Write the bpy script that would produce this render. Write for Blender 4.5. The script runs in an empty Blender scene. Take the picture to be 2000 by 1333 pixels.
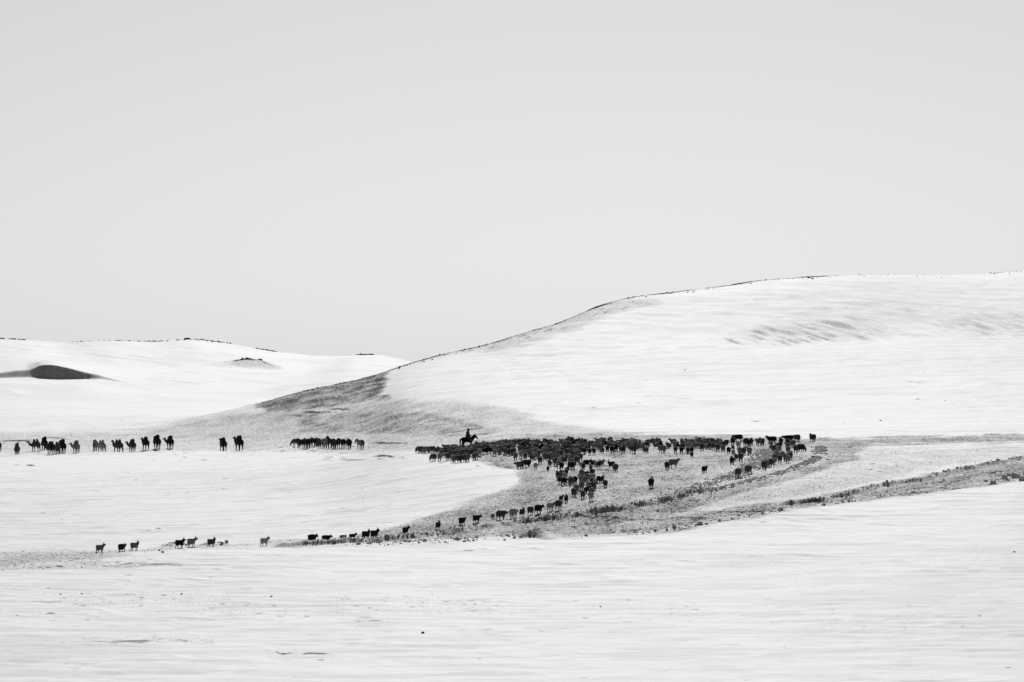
import bpy, bmesh, math, random, time
import numpy as np
from mathutils import Vector, Matrix

T0 = time.time()
random.seed(11)
rng = np.random.default_rng(11)
scene = bpy.context.scene
col = scene.collection
R = math.radians

# ---------------------------------------------------------------- camera, sky, sun, exposure
FPX = 11111.0            # 200 mm lens on a 36 mm sensor, measured in pixels of the 2000 px wide photograph
HOR = 700.0              # height of the true horizon in the photograph
cam_d = bpy.data.cameras.new('camera')
cam = bpy.data.objects.new('camera', cam_d)
col.objects.link(cam)
cam_d.sensor_width = 36.0
cam_d.lens = 200.0
cam_d.clip_start = 1.0
cam_d.clip_end = 30000.0
cam.location = (0, 0, 0)
cam.rotation_euler = (R(90) + math.atan((HOR - 666.5) / FPX), 0, 0)
scene.camera = cam

SUN_EL = R(25.0)
SUN_AZ = R(1.2)          # clockwise from the viewing direction
world = bpy.data.worlds.new('World')
scene.world = world
world.use_nodes = True
wn = world.node_tree
wn.nodes.clear()
sky = wn.nodes.new('ShaderNodeTexSky')
sky.sky_type = 'NISHITA'
sky.sun_disc = False
sky.sun_elevation = SUN_EL
sky.sun_rotation = SUN_AZ
sky.altitude = 1500
sky.air_density = 1.0
sky.dust_density = 3.3
sky.ozone_density = 1.0
hsv = wn.nodes.new('ShaderNodeRGBToBW')      # the photograph is black and white
bgn = wn.nodes.new('ShaderNodeBackground')
bgn.inputs['Strength'].default_value = 0.05
wout = wn.nodes.new('ShaderNodeOutputWorld')
wn.links.new(sky.outputs[0], hsv.inputs['Color'])
wn.links.new(hsv.outputs[0], bgn.inputs['Color'])
wn.links.new(bgn.outputs[0], wout.inputs['Surface'])

sun_d = bpy.data.lights.new('sun', 'SUN')
sun = bpy.data.objects.new('sun', sun_d)
col.objects.link(sun)
sun_d.energy = 5.0
sun_d.angle = R(0.6)
sun_d.color = (1.0, 0.996, 0.99)
sdir = Vector((math.sin(SUN_AZ) * math.cos(SUN_EL), math.cos(SUN_AZ) * math.cos(SUN_EL), math.sin(SUN_EL)))
sun.rotation_euler = sdir.to_track_quat('Z', 'Y').to_euler()
sun.location = sdir * 400

vs = scene.view_settings
vs.view_transform = 'Standard'
vs.look = 'None'
vs.gamma = 1.0
vs.use_curve_mapping = False
vs.exposure = -0.70

# ---------------------------------------------------------------- helpers
def tag(o, label=None, cat=None, group=None, kind=None):
    if label: o['label'] = label
    if cat: o['category'] = cat
    if group: o['group'] = group
    if kind: o['kind'] = kind
    return o

def link(name, me, parent=None, mat=None):
    o = bpy.data.objects.new(name, me)
    col.objects.link(o)
    if parent is not None: o.parent = parent
    if mat is not None and len(me.materials) == 0: me.materials.append(mat)
    return o

def _h(ix, iy, seed):
    n = ix * np.uint32(374761393) + iy * np.uint32(668265263) + np.uint32((seed * 362437 + 9176) & 0xffffffff)
    n ^= n >> np.uint32(13)
    n *= np.uint32(1274126177)
    n ^= n >> np.uint32(16)
    n &= np.uint32(1023)
    return n
_a = np.arange(1024) / 1024 * 2 * np.pi
_GC, _GS = np.cos(_a).astype(np.float32), np.sin(_a).astype(np.float32)

def pn(x, y, seed=0):
    """gradient noise"""
    x, y = np.broadcast_arrays(np.asarray(x, np.float64), np.asarray(y, np.float64))
    x0 = np.floor(x); y0 = np.floor(y)
    fx = (x - x0).astype(np.float32); fy = (y - y0).astype(np.float32)
    ix = x0.astype(np.int32).view(np.uint32); iy = y0.astype(np.int32).view(np.uint32)
    sx = fx * fx * (3 - 2 * fx); sy = fy * fy * (3 - 2 * fy)
    def g(dx, dy):
        k = _h(ix + np.uint32(dx), iy + np.uint32(dy), seed)
        return _GC[k] * (fx - np.float32(dx)) + _GS[k] * (fy - np.float32(dy))
    a = g(0, 0); a += (g(1, 0) - a) * sx
    b = g(0, 1); b += (g(1, 1) - b) * sx
    return (a + (b - a) * sy) * np.float32(1.5)

def fbm(x, y, seed=0, oc=3, gain=.5):
    t = 0; a = 1.0; f = 1.0
    for i in range(oc):
        t = t + a * pn(x * f, y * f, seed + i * 17); a *= gain; f *= 2.03
    return t

def sstep(a, b, x):
    t = np.clip((x - a) / (b - a), 0, 1)
    return t * t * (3 - 2 * t)

# ---------------------------------------------------------------- materials
def new_mat(name):
    m = bpy.data.materials.new(name); m.use_nodes = True
    nt = m.node_tree
    return m, nt, nt.nodes['Principled BSDF']

def N(nt, t, **kw):
    n = nt.nodes.new(t)
    for k, v in kw.items():
        if k.startswith('i_'):
            n.inputs[int(k[2:]) if k[2:].isdigit() else k[2:].replace('_', ' ')].default_value = v
        else: setattr(n, k, v)
    return n

def math_n(nt, op, a, b=None, c=None, clamp=False):
    n = nt.nodes.new('ShaderNodeMath'); n.operation = op; n.use_clamp = clamp
    for i, v in enumerate((a, b, c)):
        if v is None: continue
        if isinstance(v, (int, float)): n.inputs[i].default_value = v
        else: nt.links.new(v, n.inputs[i])
    return n.outputs[0]

def mixc(nt, fac, a, b):
    n = nt.nodes.new('ShaderNodeMix'); n.data_type = 'RGBA'
    nt.links.new(fac, n.inputs[0])
    for i, v in ((6, a), (7, b)):
        if isinstance(v, tuple): n.inputs[i].default_value = v
        else: nt.links.new(v, n.inputs[i])
    return n.outputs[2]

def noise_n(nt, vec, scale, detail=3, rough=.55, sc=(1, 1, 1)):
    mp = N(nt, 'ShaderNodeMapping'); mp.inputs['Scale'].default_value = sc
    nt.links.new(vec, mp.inputs['Vector'])
    n = N(nt, 'ShaderNodeTexNoise'); n.inputs['Scale'].default_value = scale
    n.inputs['Detail'].default_value = detail; n.inputs['Roughness'].default_value = rough
    nt.links.new(mp.outputs[0], n.inputs['Vector'])
    return n.outputs['Fac']

def snow_material():
    m, nt, b = new_mat('snow_and_steppe')
    geo = N(nt, 'ShaderNodeNewGeometry').outputs['Position']
    at = lambda nm: N(nt, 'ShaderNodeAttribute', attribute_name=nm).outputs['Fac']
    tr, dk, cr = at('trample'), at('bare_and_shade'), at('crust')
    n_f = noise_n(nt, geo, 2.6, 4, .65)
    n_m = noise_n(nt, geo, .55, 3, .6, (1, .5, 1))
    n_s = noise_n(nt, geo, .35, 5, .62, (.5, .8, 1))
    n_x = noise_n(nt, geo, 1.1, 4, .65, (.6, .6, 1))
    sm = math_n(nt, 'ADD', math_n(nt, 'MULTIPLY', math_n(nt, 'SUBTRACT', n_s, .5), 2.0), math_n(nt, 'MULTIPLY', n_x, 1.0), clamp=True)
    snow = mixc(nt, sm, (.72, .72, .722, 1), (.91, .91, .91, 1))
    snow = mixc(nt, math_n(nt, 'MULTIPLY', cr, .85), snow, (.57, .57, .575, 1))
    # thin trampled snow: hoof-churned crumbs of snow and frozen earth, their shade painted into the tone
    f = math_n(nt, 'ADD', math_n(nt, 'MULTIPLY', n_f, .9), math_n(nt, 'MULTIPLY', n_m, .1))
    f = math_n(nt, 'SUBTRACT', f, .5)
    f = math_n(nt, 'MULTIPLY', f, 2.6)
    f = math_n(nt, 'ADD', f, math_n(nt, 'MULTIPLY', tr, 1.45))
    f = math_n(nt, 'SUBTRACT', f, .22, clamp=True)
    f = math_n(nt, 'MULTIPLY', f, math_n(nt, 'MULTIPLY', tr, 3.0, clamp=True))
    c = mixc(nt, f, snow, (.165, .163, .16, 1))
    d = math_n(nt, 'ADD', math_n(nt, 'MULTIPLY', math_n(nt, 'SUBTRACT', n_f, .5), 1.5), math_n(nt, 'MULTIPLY', dk, 1.5))
    d = math_n(nt, 'SUBTRACT', d, .45, clamp=True)
    d = math_n(nt, 'MULTIPLY', d, math_n(nt, 'MULTIPLY', dk, 4.0, clamp=True), clamp=True)
    c = mixc(nt, d, c, (.068, .062, .056, 1))
    nt.links.new(c, b.inputs['Base Color'])
    b.inputs['Roughness'].default_value = .75
    nt.links.new(math_n(nt, 'SUBTRACT', .23, math_n(nt, 'MULTIPLY', math_n(nt, 'ADD', f, d), .23), clamp=True), b.inputs['Specular IOR Level'])
    # fine relief
    bm1 = N(nt, 'ShaderNodeBump'); bm1.inputs['Distance'].default_value = .09
    h = math_n(nt, 'ADD', math_n(nt, 'ADD', math_n(nt, 'MULTIPLY', n_s, .5), math_n(nt, 'MULTIPLY', n_x, .5)), math_n(nt, 'MULTIPLY', math_n(nt, 'MULTIPLY', n_f, tr), 1.2))
    nt.links.new(h, bm1.inputs['Height'])
    bm1.inputs['Strength'].default_value = .7
    nt.links.new(bm1.outputs[0], b.inputs['Normal'])
    return m

def wool_material(name, rough=.9, sheen=.25, mott=.35, bump=.02, scale=9.0):
    m, nt, b = new_mat(name)
    oi = N(nt, 'ShaderNodeObjectInfo')
    tc = N(nt, 'ShaderNodeTexCoord').outputs['Object']
    n1 = noise_n(nt, tc, scale, 3, .6)
    n2 = noise_n(nt, tc, 2.2, 2, .5)
    f = math_n(nt, 'ADD', math_n(nt, 'MULTIPLY', n1, mott), math_n(nt, 'MULTIPLY', n2, mott))
    f = math_n(nt, 'ADD', f, 1.0 - mott)
    mul = N(nt, 'ShaderNodeVectorMath', operation='SCALE')
    nt.links.new(oi.outputs['Color'], mul.inputs[0]); nt.links.new(f, mul.inputs['Scale'])
    nt.links.new(mul.outputs[0], b.inputs['Base Color'])
    b.inputs['Roughness'].default_value = rough
    b.inputs['Specular IOR Level'].default_value = .08
    b.inputs['Sheen Weight'].default_value = sheen
    b.inputs['Sheen Roughness'].default_value = .32
    bp = N(nt, 'ShaderNodeBump'); bp.inputs['Distance'].default_value = bump; bp.inputs['Strength'].default_value = .8
    nt.links.new(n1, bp.inputs['Height']); nt.links.new(bp.outputs[0], b.inputs['Normal'])
    return m

def plain_material(name, c, rough=.8, var=.4, scale=6.0, spec=.2):
    m, nt, b = new_mat(name)
    tc = N(nt, 'ShaderNodeTexCoord').outputs['Object']
    n1 = noise_n(nt, tc, scale, 4, .6)
    c0 = tuple(x * (1 - var) for x in c) + (1,); c1 = tuple(min(1, x * (1 + var)) for x in c) + (1,)
    nt.links.new(mixc(nt, n1, c0, c1), b.inputs['Base Color'])
    b.inputs['Roughness'].default_value = rough
    b.inputs['Specular IOR Level'].default_value = spec
    bp = N(nt, 'ShaderNodeBump'); bp.inputs['Distance'].default_value = .03
    nt.links.new(n1, bp.inputs['Height']); nt.links.new(bp.outputs[0], b.inputs['Normal'])
    return m

M_SNOW = snow_material()
M_WOOL = wool_material('fleece', sheen=.9)
M_HAIR = wool_material('short_hair', rough=.7, sheen=.05, bump=.008, mott=.25)
M_SHAG = wool_material('shaggy_hair', rough=.85, sheen=.25, bump=.02, mott=.4)
M_HORN = plain_material('horn', (.10, .09, .08), .5)
M_ROCK = plain_material('dark_rock', (.075, .072, .07), .85, .5, 3.0)
M_CLOD = plain_material('dirty_snow', (.86, .86, .86), .8, .16, 5.0, .1)
M_CLOTH = plain_material('thick_cloth', (.045, .043, .042), .9)
M_COAT = plain_material('sheepskin_coat', (.11, .105, .098), .9)
M_SKIN = plain_material('skin', (.30, .19, .14), .6, .15)
M_LEATHER = plain_material('leather', (.04, .03, .025), .5)
M_GRASS = plain_material('dry_grass', (.20, .16, .11), .8)

# ---------------------------------------------------------------- terrain: one height field, X = t * D, Y = D
def tab(pairs, u):
    """smooth curve through (u, value) pairs, held constant outside"""
    xs = np.array([p[0] for p in pairs], float); ys = np.array([p[1] for p in pairs], float)
    h = np.diff(xs); dl = np.diff(ys) / h
    m = np.zeros_like(xs)
    for i in range(1, len(xs) - 1):
        if dl[i - 1] * dl[i] > 0:
            w1 = 2 * h[i] + h[i - 1]; w2 = h[i] + 2 * h[i - 1]
            m[i] = (w1 + w2) / (w1 / dl[i - 1] + w2 / dl[i])
    q = np.clip(u, xs[0], xs[-1]); k = np.clip(np.searchsorted(xs, q) - 1, 0, len(h) - 1)
    t = (q - xs[k]) / h[k]
    return ((1 + 2 * t) * (1 - t) ** 2 * ys[k] + t * (1 - t) ** 2 * h[k] * m[k] + t * t * (3 - 2 * t) * ys[k + 1] + t * t * (t - 1) * h[k] * m[k + 1])

inner = np.arange(-60, 2061, 2.7)
mg = np.concatenate([[60], np.cumsum(60 * 1.22 ** np.arange(1, 36))])
U = np.concatenate([(-60 - mg)[::-1], inner, 2060 + mg])
U = U[(U > -40000) & (U < 42000)]
D = np.concatenate([np.arange(0, 262, 9), np.arange(262, 430, .62), np.arange(430, 470, .42), np.arange(470, 640, .6),
                    np.arange(640, 1420, 2.5), np.arange(1420, 2035, 15), np.arange(2035, 2135, .9),
                    np.arange(2135, 3260, 7.5), np.arange(3260, 3700, 25), np.linspace(3700, 12000, 10)])
ncol, nrow = len(U), len(D)
c_ = lambda d: np.full(ncol, float(d))
zv = lambda d, v: (HOR - v) * d / FPX

ridge_D = tab([(-200, 1000), (400, 1000), (600, 1000), (800, 1040), (1000, 1100), (1200, 1200), (1500, 1300), (2000, 1400), (3000, 1450)], U)
ridge_v = tab([(-200, 846), (0, 842), (150, 838), (300, 829), (400, 813), (500, 790), (600, 764), (700, 742), (800, 711), (850, 698), (950, 675), (1000, 659),
               (1050, 643), (1100, 627), (1180, 598), (1240, 584), (1320, 574), (1400, 563), (1500, 549), (1600, 541), (1700, 537), (1800, 538),
               (1900, 537), (2000, 531), (2200, 522)], U)
K = []   # knots: (D per column, z per column)
K.append((c_(0), c_(-7)))
K.append((c_(150), c_(-12.8)))
K.append((c_(280), zv(280, tab([(0, 1348), (2000, 1340)], U))))
K.append((c_(340), zv(340, tab([(0, 1225), (1000, 1208), (1400, 1198), (2000, 1165)], U))))
K.append((c_(400), zv(400, tab([(0, 1132), (600, 1114), (1000, 1104), (1400, 1080), (1700, 1045), (2000, 1005)], U))))
K.append((c_(435), zv(435, tab([(0, 1092), (300, 1078), (600, 1066), (800, 1058), (1000, 1052), (1200, 1044), (1400, 1020), (1600, 990), (1800, 965), (2000, 941)], U))))
K.append((c_(465), zv(465, tab([(0, 1060), (300, 1052), (600, 1037), (800, 1017), (1000, 995), (1200, 966), (1400, 945), (1600, 926), (2000, 910)], U))))
K.append((c_(500), zv(500, tab([(0, 1022), (300, 1014), (600, 1000), (800, 974), (1000, 945), (1200, 928), (1400, 913), (1600, 902), (2000, 889)], U))))
K.append((c_(560), zv(560, tab([(0, 975), (300, 970), (600, 953), (800, 918), (900, 902), (1000, 893), (1200, 886), (1600, 875), (2000, 866)], U))))
K.append((c_(600), zv(600, tab([(0, 950), (300, 946), (600, 928), (700, 912), (800, 890), (900, 876), (1000, 867), (1200, 863), (1600, 858), (2000, 850)], U))))
K.append((c_(720), zv(720, tab([(0, 905), (300, 901), (500, 891), (600, 883), (700, 871), (800, 845), (1000, 820), (1200, 812), (1500, 796), (2000, 790)], U))))
K.append((c_(810), zv(810, tab([(0, 886), (300, 881), (450, 878), (500, 869), (600, 854), (700, 832), (800, 796), (1000, 770), (1200, 762), (1500, 746), (2000, 736)], U))))
d12 = ridge_D * .5 + 405
K.append((d12, zv(d12, tab([(0, 862), (300, 853), (500, 832), (600, 808), (700, 786), (800, 752), (1000, 716), (1200, 686), (1500, 659), (2000, 652)], U))))
zr = zv(ridge_D, ridge_v)
K.append((ridge_D, zr))
drop = tab([(0, .35), (250, .5), (420, 2.0), (600, 4), (800, 7), (1500, 7), (2000, 7)], U)
K.append((ridge_D * 1.12, zr - drop))
K.append((c_(1650), tab([(0, -13.4), (300, -14.2), (500, -14.2), (700, -14.5), (1000, -14), (2000, -10)], U)))
K.append((c_(2050), zv(2050, tab([(0, 738), (150, 744), (300, 757), (500, 762), (700, 745), (800, 740), (2000, 740)], U))))
K.append((c_(2550), zv(2550, tab([(0, 696), (150, 704), (300, 712), (450, 716), (600, 724), (700, 716), (800, 716), (2000, 730)], U))))
K.append((c_(3100), zv(3100, tab([(-200, 658), (0, 662.5), (60, 665), (130, 668.5), (220, 664.5), (300, 667), (372, 664), (430, 671), (500, 684), (560, 692), (640, 697), (700, 694), (740, 693.5), (770, 699), (820, 710), (1000, 720), (2000, 735)], U))))
K.append((c_(3600), c_(-12)))
K.append((c_(12500), c_(-40)))
XK = np.array([k[0] for k in K]); YK = np.array([k[1] for k in K])
hh = np.diff(XK, axis=0); dl = np.diff(YK, axis=0) / hh
mm = np.zeros_like(XK)
w1 = 2 * hh[1:] + hh[:-1]; w2 = hh[1:] + 2 * hh[:-1]
good = dl[:-1] * dl[1:] > 0
sd = np.where(good, (w1 + w2) / (w1 / np.where(good, dl[:-1], 1) + w2 / np.where(good, dl[1:], 1)), 0)
mm[1:-1] = sd; mm[0] = dl[0]; mm[-1] = dl[-1]
DD, UU = np.meshgrid(D, U, indexing='ij')
Zb = np.empty((nrow, ncol))
ci = np.arange(ncol)
for r in range(nrow):
    k = np.clip((XK <= D[r]).sum(0) - 1, 0, len(K) - 2)
    h = hh[k, ci]; t = (D[r] - XK[k, ci]) / h
    Zb[r] = ((1 + 2 * t) * (1 - t) ** 2 * YK[k, ci] + t * (1 - t) ** 2 * h * mm[k, ci] + t * t * (3 - 2 * t) * YK[k + 1, ci] + t * t * (t - 1) * h * mm[k + 1, ci])
XX = (UU - 1000) / FPX * DD
# long swells
Zb += .10 * fbm(XX / 45, DD / 60, 3, 2) * sstep(0, 300, DD)
Zb += .9 * fbm(XX / 130, DD / 150, 5, 3) * sstep(700, 1050, DD) * (1 - sstep(1250, 1500, DD) * .5) * sstep(900, 1300, UU)
Zb += 1.3 * fbm(XX / 160, DD / 300, 8, 2) * sstep(1900, 2400, DD)
# wind-cut snow bank in the far left hill (steep face turned to the viewer)
bank_D = 2050 + 46 * sstep(-20, 84, UU) + 14 * sstep(120, 260, UU) + 1.6 * fbm(UU / 21.0, UU * 0 + .5, 19, 3)
bank_h = tab([(-300, 1.0), (-60, 1.7), (0, 1.9), (30, 2.3), (52, 2.5), (66, 3.3), (80, 4.3), (98, 4.6), (125, 4.0), (150, 3.1), (175, 2.1), (198, 1.3), (225, .8), (265, .3), (320, 0)], U)[None, :]
bank_w = tab([(-300, 9), (0, 6.5), (24, 7.0), (50, 8.2), (66, 8), (140, 7.5), (200, 6), (240, 8)], U)[None, :]
Zb += bank_h * sstep(0, 1, (DD - bank_D) / bank_w) * (1 - sstep(15, 330, DD - bank_D)) - .0
Zb -= .35 * bank_h * np.exp(-((DD - bank_D + 12) / 16) ** 2)
# rocky knoll on the far slope
Zb += 2.6 * np.exp(-((XX - (483 - 1000) / FPX * 2600) / 10) ** 2 - ((DD - 2600) / 30) ** 2)
Zb += .9 * np.exp(-((XX - (512 - 1000) / FPX * 2610) / 7) ** 2 - ((DD - 2610) / 22) ** 2)

VB = HOR - FPX * Zb / np.maximum(DD, 1)
rows_near = np.where((D > 262) & (D < 1000))[0]

def ground_at(u, v, dmin=262.0):
    """world X, Y of the first ground point seen at photograph position (u, v), on the smooth terrain"""
    cidx = np.interp(u, U, np.arange(ncol)); c0 = int(cidx); fc = cidx - c0
    vc = VB[:, c0] * (1 - fc) + VB[:, c0 + 1] * fc
    r0 = int(np.searchsorted(D, dmin))
    w = np.where(vc[r0:] <= v)[0]
    if len(w) == 0: return None
    r = r0 + w[0]
    if r == r0: d = D[r]
    else:
        a, b = vc[r - 1], vc[r]
        d = D[r - 1] + (D[r] - D[r - 1]) * (a - v) / max(a - b, 1e-6)
    return ((u - 1000) / FPX * d, d)

# ---- painted areas of the photograph's ground, rasterised once, with blurred edges
GU0, GV0, GW, GH, GS = -140, 480, 1140, 440, 2.0
gu, gv = np.meshgrid(GU0 + np.arange(GW) * GS, GV0 + np.arange(GH) * GS)
def blur(a, sx, sy):
    for ax, s in ((1, sx), (0, sy)):
        if s <= 0: continue
        n = max(1, int(round(s / GS)))
        k = np.hanning(2 * n + 3)[1:-1]; k /= k.sum()
        p = np.pad(a, ((0, 0), (n, n)) if ax else ((n, n), (0, 0)), mode='edge')
        a = sum(k[i] * (p[:, i:i + GW] if ax else p[i:i + GH]) for i in range(2 * n + 1)).astype(np.float32)
    return a
def poly(pts, sx=14, sy=5, val=1.0):
    ins = np.zeros(gu.shape, bool)
    n = len(pts)
    for i in range(n):
        x1, y1 = pts[i]; x2, y2 = pts[(i + 1) % n]
        if y1 == y2: continue
        cond = ((y1 > gv) != (y2 > gv)) & (gu < (x2 - x1) * (gv - y1) / (y2 - y1) + x1)
        ins ^= cond
    return blur(ins.astype(np.float32), sx, sy) * val
def sample(img, u, v):
    x = np.clip((u - GU0) / GS, 0, GW - 1.001); y = np.clip((v - GV0) / GS, 0, GH - 1.001)
    x0 = x.astype(int); y0 = y.astype(int); fx = x - x0; fy = y - y0
    return (img[y0, x0] * (1 - fx) + img[y0, x0 + 1] * fx) * (1 - fy) + (img[y0 + 1, x0] * (1 - fx) + img[y0 + 1, x0 + 1] * fx) * fy

trample_i = np.maximum.reduce([
    # grazed slope under the spur
    poly([(490, 792), (560, 768), (650, 747), (735, 728), (768, 722), (752, 748), (748, 768), (775, 780), (700, 788), (600, 806), (520, 806)], 9, 3, .92),
    poly([(250, 842), (420, 812), (520, 800), (640, 790), (780, 778), (900, 782), (1000, 798), (1060, 822), (1160, 836), (1260, 846), (1500, 852), (1500, 866), (1250, 862), (900, 878), (760, 884), (560, 868), (300, 862)], 40, 8, .58),
    poly([(560, 812), (700, 800), (860, 805), (960, 830), (1000, 850), (900, 860), (700, 850), (570, 850)], 40, 8, .80),
    poly([(-140, 850), (120, 842), (330, 838), (560, 845), (640, 860), (760, 872), (740, 890), (560, 884), (300, 886), (-140, 896)], 40, 7, .50),
    # churned ground of the herd
    poly([(812, 884), (850, 872), (930, 856), (1100, 846), (1260, 846), (1420, 850), (1600, 856), (2140, 846), (2140, 862), (1700, 872), (1660, 905), (1560, 935), (1420, 975), (1300, 1008), (1150, 1036), (1040, 1048), (900, 1052), (740, 1062), (640, 1066), (690, 1046), (800, 1021), (900, 988), (975, 965), (1014, 946), (1012, 926), (960, 906), (860, 896)], 12, 4, .75),
    poly([(1000, 1055), (1150, 1050), (1290, 1044), (1420, 1020), (1640, 985), (1820, 962), (2140, 925), (2140, 880), (1900, 912), (1700, 948), (1550, 975), (1400, 996), (1250, 1016), (1050, 1044)], 16, 4, .72),
    poly([(1560, 905), (1640, 870), (1800, 868), (1900, 880), (1800, 915), (1620, 950), (1480, 975), (1440, 965)], 60, 14, .42),
    poly([(1040, 1048), (1300, 1000), (1560, 930), (1680, 880), (2140, 862), (2140, 882), (1900, 908), (1700, 946), (1550, 974), (1400, 994), (1200, 1030)], 40, 8, .43),
    # trail of the goats on the left
    poly([(-140, 1082), (200, 1074), (420, 1064), (640, 1052), (700, 1050), (700, 1066), (500, 1070), (300, 1080), (120, 1100), (-140, 1118)], 22, 4, .56),
    poly([(-140, 1095), (120, 1092), (330, 1100), (200, 1112), (-140, 1122)], 40, 5, .40),
    # hillside streak fields and crest
    poly([(1380, 660), (1450, 645), (1560, 625), (1700, 632), (1760, 655), (1680, 672), (1480, 674)], 40, 10, .30),
    poly([(1820, 630), (1900, 610), (2140, 610), (2140, 668), (1950, 660), (1850, 650)], 40, 12, .30),
    poly([(860, 695), (1000, 655), (1100, 624), (1180, 594), (1260, 580), (1310, 590), (1200, 618), (1090, 660), (960, 690)], 20, 6, .50),
    poly([(420, 712), (484, 700), (545, 712), (560, 722), (480, 716)], 14, 3, .5),
])
DW, DH = 2240, 700  # raster of small soil spots, track lines and painted shadow lines
dash = np.zeros((DH, DW), np.float32)       # 1 px raster from (-140, 660)
def dsample(u, v):
    x = np.clip(u + 140, 0, DW - 1.001); y = np.clip(v - 660, 0, DH - 1.001)
    x0 = x.astype(np.int32); y0 = y.astype(np.int32); fx = x - x0; fy = y - y0
    return ((dash[y0, x0] * (1 - fx) + dash[y0, x0 + 1] * fx) * (1 - fy) + (dash[y0 + 1, x0] * (1 - fx) + dash[y0 + 1, x0 + 1] * fx) * fy) * ((v > 661) & (v < 1358))
def spot(u, v, a, b, s):
    x0, x1 = int(max(0, u - 1.3 * a + 140)), int(min(DW, u + 1.3 * a + 142)); y0, y1 = int(max(0, v - 1.3 * b - 661)), int(min(DH, v + 1.3 * b - 657))
    if x1 <= x0 or y1 <= y0: return
    yy, xx = np.mgrid[y0:y1, x0:x1]
    e = ((xx - 140 - u) / a) ** 2 + ((yy + 660 - v) / b) ** 2
    dash[y0:y1, x0:x1] = np.maximum(dash[y0:y1, x0:x1], s * np.clip(1.35 - e, 0, 1))
for (u, v, a, b, s) in [(552, 1277, 14, 1.8, 1), (618, 1277, 30, 1.8, 1), (627, 1290, 11, 1.6, 1), (262, 1253, 46, 3, .85), (350, 1251, 26, 1.5, .8), (200, 1254, 50, 2, .5),
                        (712, 1207, 14, 1.6, .9), (732, 1213, 18, 1.8, 1), (705, 1215, 9, 1.5, .9), (100, 1199, 9, 1.8, 1), (90, 1177, 26, 1.8, .8), (915, 1193, 32, 1.6, .6),
                        (310, 1103, 50, 3, .8), (250, 1106, 60, 4, .55), (880, 1180, 40, 2, .5), (460, 1178, 60, 2, .5), (340, 1196, 60, 2.5, .55), (640, 1167, 40, 2, .5), (240, 1162, 60, 2, .5),
                        (912, 1076, 14, 1.4, .9), (945, 1073, 16, 1.2, .7), (1490, 1021, 12, 1.5, .9), (1535, 1014, 10, 1.2, .9), (1500, 1016, 14, 1.2, .8), (1165, 1010, 60, 2, .6), (1400, 1000, 110, 1.6, .75), (1350, 1012, 70, 1.8, .7), (1255, 1016, 60, 1.5, .7),
                        (750, 892, 26, 2.2, 1), (690, 899, 34, 2.5, .75), (60, 910, 12, 1.4, 1), (32, 909, 8, 1.2, .9), (400, 900, 9, 1.4, .9), (575, 895, 10, 1.2, .7), (1175, 919, 26, 1.4, .7), (760, 866, 44, 2.2, .8),
                        (1795, 1069, 30, 1.2, .6), (1850, 1067, 30, 1.2, .5), (30, 862, 36, 2, .85), (110, 857, 30, 1.4, .85), (160, 853, 40, 1, .6), (620, 806, 34, 2.2, .85), (660, 800, 28, 2, .8), (580, 812, 40, 2, .6),
                        (20, 1300, 70, 1.4, .45), (1700, 1199, 60, 1.4, .4), (80, 1327, 50, 1.3, .4), (1930, 1192, 40, 1.4, .5), (1340, 1189, 40, 1.2, .45), (1925, 1220, 30, 1.5, .4), (1100, 1197, 50, 1.5, .35),
                        (900, 1290, 120, 1.2, .3), (1500, 1110, 60, 1.2, .4), (540, 1268, 40, 1.2, .3)]:
    spot(u, v, a, b, s)
    if v > 1090 and s > .75:                      # broken edges
        for i in range(6): spot(u + rng.normal(0, a * .9), v + rng.normal(0, b * .9), a * rng.uniform(.2, .5), b * rng.uniform(.4, .6), s * .8)
for (u0, u1, v0, v1, n) in [(80, 460, 1158, 1188, 46), (380, 600, 1180, 1206, 20), (640, 960, 1164, 1200, 46), (150, 440, 1246, 1258, 30), (0, 200, 1190, 1225, 12), (0, 330, 1092, 1112, 60), (820, 1000, 1170, 1200, 20),
                            (960, 1400, 1170, 1215, 22), (1600, 1990, 1180, 1230, 26), (0, 2000, 1120, 1330, 70), (0, 800, 895, 1040, 40), (620, 800, 885, 902, 26), (1450, 1750, 870, 960, 30), (150, 460, 880, 905, 14), (540, 720, 872, 886, 26), (1050, 1300, 990, 1040, 40), (840, 1000, 895, 925, 14), (1100, 2000, 700, 850, 30)]:
    for i in range(n): spot(rng.uniform(u0, u1), rng.uniform(v0, v1), rng.uniform(2, 11), rng.uniform(.7, 1.3), rng.uniform(.45, .95))
def vline(pts, hw, s):
    xs = [p[0] for p in pts]; ys = [p[1] for p in pts]
    y0, y1 = int(max(0, min(ys) - 666)), int(min(DH, max(ys) - 654))
    yy, xx = np.mgrid[y0:y1, 0:DW]; xu = np.arange(DW) - 140.0
    yc = np.interp(xu, xs, ys) + 1.0 * pn(xu / 30.0, xu * 0 + ys[0], 13)
    am = ((xu > xs[0]) & (xu < xs[-1])) * (.55 + .7 * np.clip(pn(xu / 37.0, xu * 0 + ys[-1], 14), -.6, .6))
    dash[y0:y1] = np.maximum(dash[y0:y1], s * np.clip(1.3 - np.abs(yy + 660 - yc[None]) / hw, 0, 1) * am[None])
vline([(0, 849), (120, 843), (330, 824), (430, 809), (520, 792), (560, 783)], 2.0, .62)
vline([(280, 845), (320, 841), (440, 827), (560, 813), (700, 797), (800, 786)], 2.0, .6)
vline([(0, 866), (100, 861), (250, 850), (400, 836)], 2.0, .5)
vline([(1480, 853), (1600, 857), (1750, 852), (1900, 850), (2040, 846)], 2.4, .85)
vline([(1600, 866), (1800, 868), (2040, 862)], 1.8, .3)
vline([(230, 874), (480, 868), (640, 862), (820, 862)], 2.0, .4)
vline([(560, 838), (760, 826), (960, 822)], 2.0, .4)
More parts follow.
